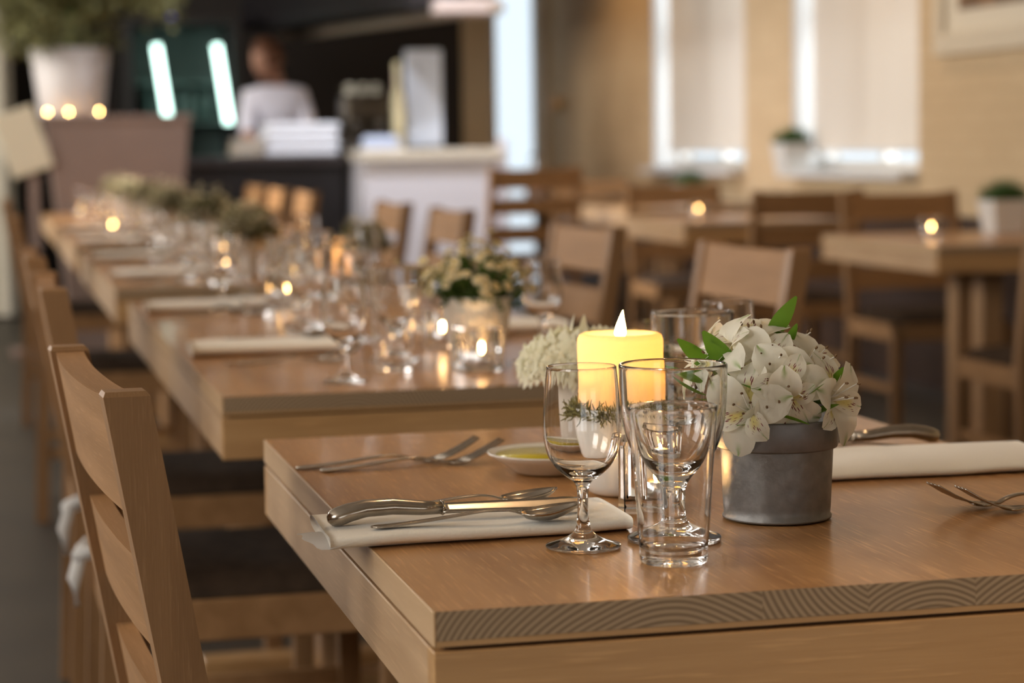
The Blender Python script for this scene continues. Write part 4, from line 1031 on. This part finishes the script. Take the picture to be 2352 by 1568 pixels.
part('curtain_rail', MB().tube([(-1.0, 14.6, 2.72), (.3, 14.6, 2.72)], .015, 8), M_WFRAME, ct, True)

# ================================================================== the person behind the bar
def make_person():
    t = thing('person', 'person in a white shirt working behind the bar, head turned to the left', 'person', (1.75, 13.45, 0))
    J = {'pelvis': (0, 0, .95, .135), 'waist': (0, .0, 1.08, .130), 'chest': (0, -.03, 1.27, .150), 'uchest': (0, -.05, 1.38, .115), 'neck': (-.02, -.07, 1.47, .055), 'head0': (-.04, -.09, 1.545, .060),
         'shL': (-.155, -.04, 1.39, .065), 'elL': (-.19, -.17, 1.15, .046), 'wrL': (-.16, -.36, 1.10, .030), 'shR': (.155, -.04, 1.39, .065), 'elR': (.20, -.13, 1.14, .046), 'wrR': (.14, -.33, 1.09, .030),
         'hipL': (-.09, 0, .88, .095), 'knL': (-.10, -.02, .50, .062), 'anL': (-.10, .02, .09, .042), 'toL': (-.10, -.14, .04, .038), 'hipR': (.09, 0, .88, .095), 'knR': (.10, -.01, .50, .062), 'anR': (.10, .03, .09, .042), 'toR': (.10, -.13, .04, .038)}
    E_ = [('pelvis', 'waist'), ('waist', 'chest'), ('chest', 'uchest'), ('uchest', 'neck'), ('neck', 'head0'), ('uchest', 'shL'), ('shL', 'elL'), ('elL', 'wrL'), ('uchest', 'shR'), ('shR', 'elR'), ('elR', 'wrR'), ('pelvis', 'hipL'), ('hipL', 'knL'), ('knL', 'anL'), ('anL', 'toL'), ('pelvis', 'hipR'), ('hipR', 'knR'), ('knR', 'anR'), ('anR', 'toR')]
    def skinned(name, keys, edges, mat, grow=0, root='pelvis', jj=None):
        jj = jj or J; me = bpy.data.meshes.new(name); idx = {k: i for i, k in enumerate(keys)}
        me.from_pydata([jj[k][:3] for k in keys], [(idx[a], idx[b]) for a, b in edges], []); me.materials.append(mat)
        o = obj(name, me, t); m = o.modifiers.new('skin', 'SKIN'); m.use_smooth_shade = True
        sv = me.skin_vertices[0].data
        for k in keys: r = jj[k][3]+grow; sv[idx[k]].radius = (r, r*.82)
        sv[idx[root]].use_root = True
        s_ = o.modifiers.new('sub', 'SUBSURF'); s_.levels = 2; s_.render_levels = 2; return o
    skin = plain('skin', (.46, .24, .155), .55)
    # fingers: five short chains rooted in each palm
    keys = list(J); edges = list(E_)
    for sd, s in (('L', 1), ('R', -1)):
        w_ = Vector(J['wr'+sd][:3]); d = (w_-Vector(J['el'+sd][:3])).normalized(); side = d.cross(Vector((0, 0, 1))).normalized()*s
        pm = w_+d*.06; J['pa'+sd] = (*pm, .030); keys.append('pa'+sd); edges.append(('wr'+sd, 'pa'+sd))
        for k in range(5):
            base = pm+side*(.026-.0175*k)+d*.02 if k < 4 else w_+d*.03-side*.03
            ln = (.036, .042, .039, .030, .026)[k]; dd = d if k < 4 else (d-side*.9).normalized()
            p1 = base+dd*ln; p2 = p1+(dd+Vector((0, 0, -.6))).normalized()*ln*.8
            for q, (p, r) in enumerate(((base, .0095), (p1, .009), (p2, .0075))):
                J['f%s%d%d' % (sd, k, q)] = (*p, r); keys.append('f%s%d%d' % (sd, k, q))
            edges += [('pa'+sd, 'f%s%d0' % (sd, k)), ('f%s%d0' % (sd, k), 'f%s%d1' % (sd, k)), ('f%s%d1' % (sd, k), 'f%s%d2' % (sd, k))]
    J['collar'] = (-.015, -.062, 1.455, .055)
    body = skinned('body', keys, edges, skin)
    shirt = skinned('shirt', ['pelvis', 'waist', 'chest', 'uchest', 'collar', 'shL', 'elL', 'shR', 'elR'], [e for e in E_ if all(k in ('pelvis', 'waist', 'chest', 'uchest', 'shL', 'elL', 'shR', 'elR') for k in e)]+[('uchest', 'collar')], plain('white_shirt', (.84, .83, .93), .8), .016)
    skinned('trousers', ['pelvis', 'hipL', 'knL', 'anL', 'hipR', 'knR', 'anR'], [e for e in E_ if all(k in ('pelvis', 'hipL', 'knL', 'anL', 'hipR', 'knR', 'anR') for k in e)], M_BLACK, .014)
    # head with face, facing -X (to the left) and a little down
    hm_ = MB(); n, m = 24, 18; vs = []; fs = []
    for i in range(m+1):
        ph = PI*i/m
        for j in range(n):
            a = 2*PI*j/n; x, y, z = math.sin(ph)*math.cos(a), math.sin(ph)*math.sin(a), math.cos(ph)
            r = Vector((x*.098, y*.076, z*.118))
            if x > 0:
                r.x += .020*math.exp(-((z+.12)**2/.03+(y)**2/.02)) if x > .5 else 0           # nose
                r.x -= .012*math.exp(-((z-.08)**2/.02+(abs(y)-.42)**2/.03))                      # eye sockets
                r.x += .006*math.exp(-((z+.48)**2/.01+y*y/.06)); r.x += .008*math.exp(-((z+.8)**2/.03+y*y/.08))
            if z < -.2: r.y *= 1-.28*(-z-.2)
            vs.append(r)
    for i in range(m):
        for j in range(n): k = (j+1) % n; fs.append((i*n+j, (i+1)*n+j, (i+1)*n+k, i*n+k))
    hm_.add(vs, fs)
    for s in (-1, 1): hm_.lathe([(0, .012), (.018, .008), (.022, 0), (.012, -.004)], 10, (-.005, s*.078, -.01), 0)
    hp = (-.055, -.10, 1.615)
    head = part('head', hm_, skin, t, True, loc=hp, rot=(0, .2, PI+.5))
    part('eye', MB().lathe([(0, -.01), (.008, -.006), (.01, 0), (.008, .006), (0, .01)], 10, (.083, .032, .008)).lathe([(0, -.01), (.008, -.006), (.01, 0), (.008, .006), (0, .01)], 10, (.083, -.032, .008)), M_ANTH, head, True)
    part('mouth', MB().tube([(.090, -.022, -.058), (.096, 0, -.058), (.090, .022, -.058)], .004, 6), plain('lips', (.36, .13, .10), .5), head, True)
    hr = MB(); vs = []; fs = []; n, m = 24, 12
    for i in range(m+1):
        ph = PI*.62*i/m
        for j in range(n):
            a = 2*PI*j/n; x, y, z = math.sin(ph)*math.cos(a), math.sin(ph)*math.sin(a), math.cos(ph)
            g = 1.09 if (x < .55 or z > .55) else .9; q = Vector((x*.100*g-.004, y*.080*g, z*.120*g+.004)); vs.append(q)
    for i in range(m):
        for j in range(n): k = (j+1) % n; fs.append((i*n+j, (i+1)*n+j, (i+1)*n+k, i*n+k))
    part('hair', hr.add(vs, fs), plain('auburn_hair', (.12, .045, .018), .6, var=.3, vscale=80), head, True)
    return t
make_person()
bpy.context.view_layer.update()
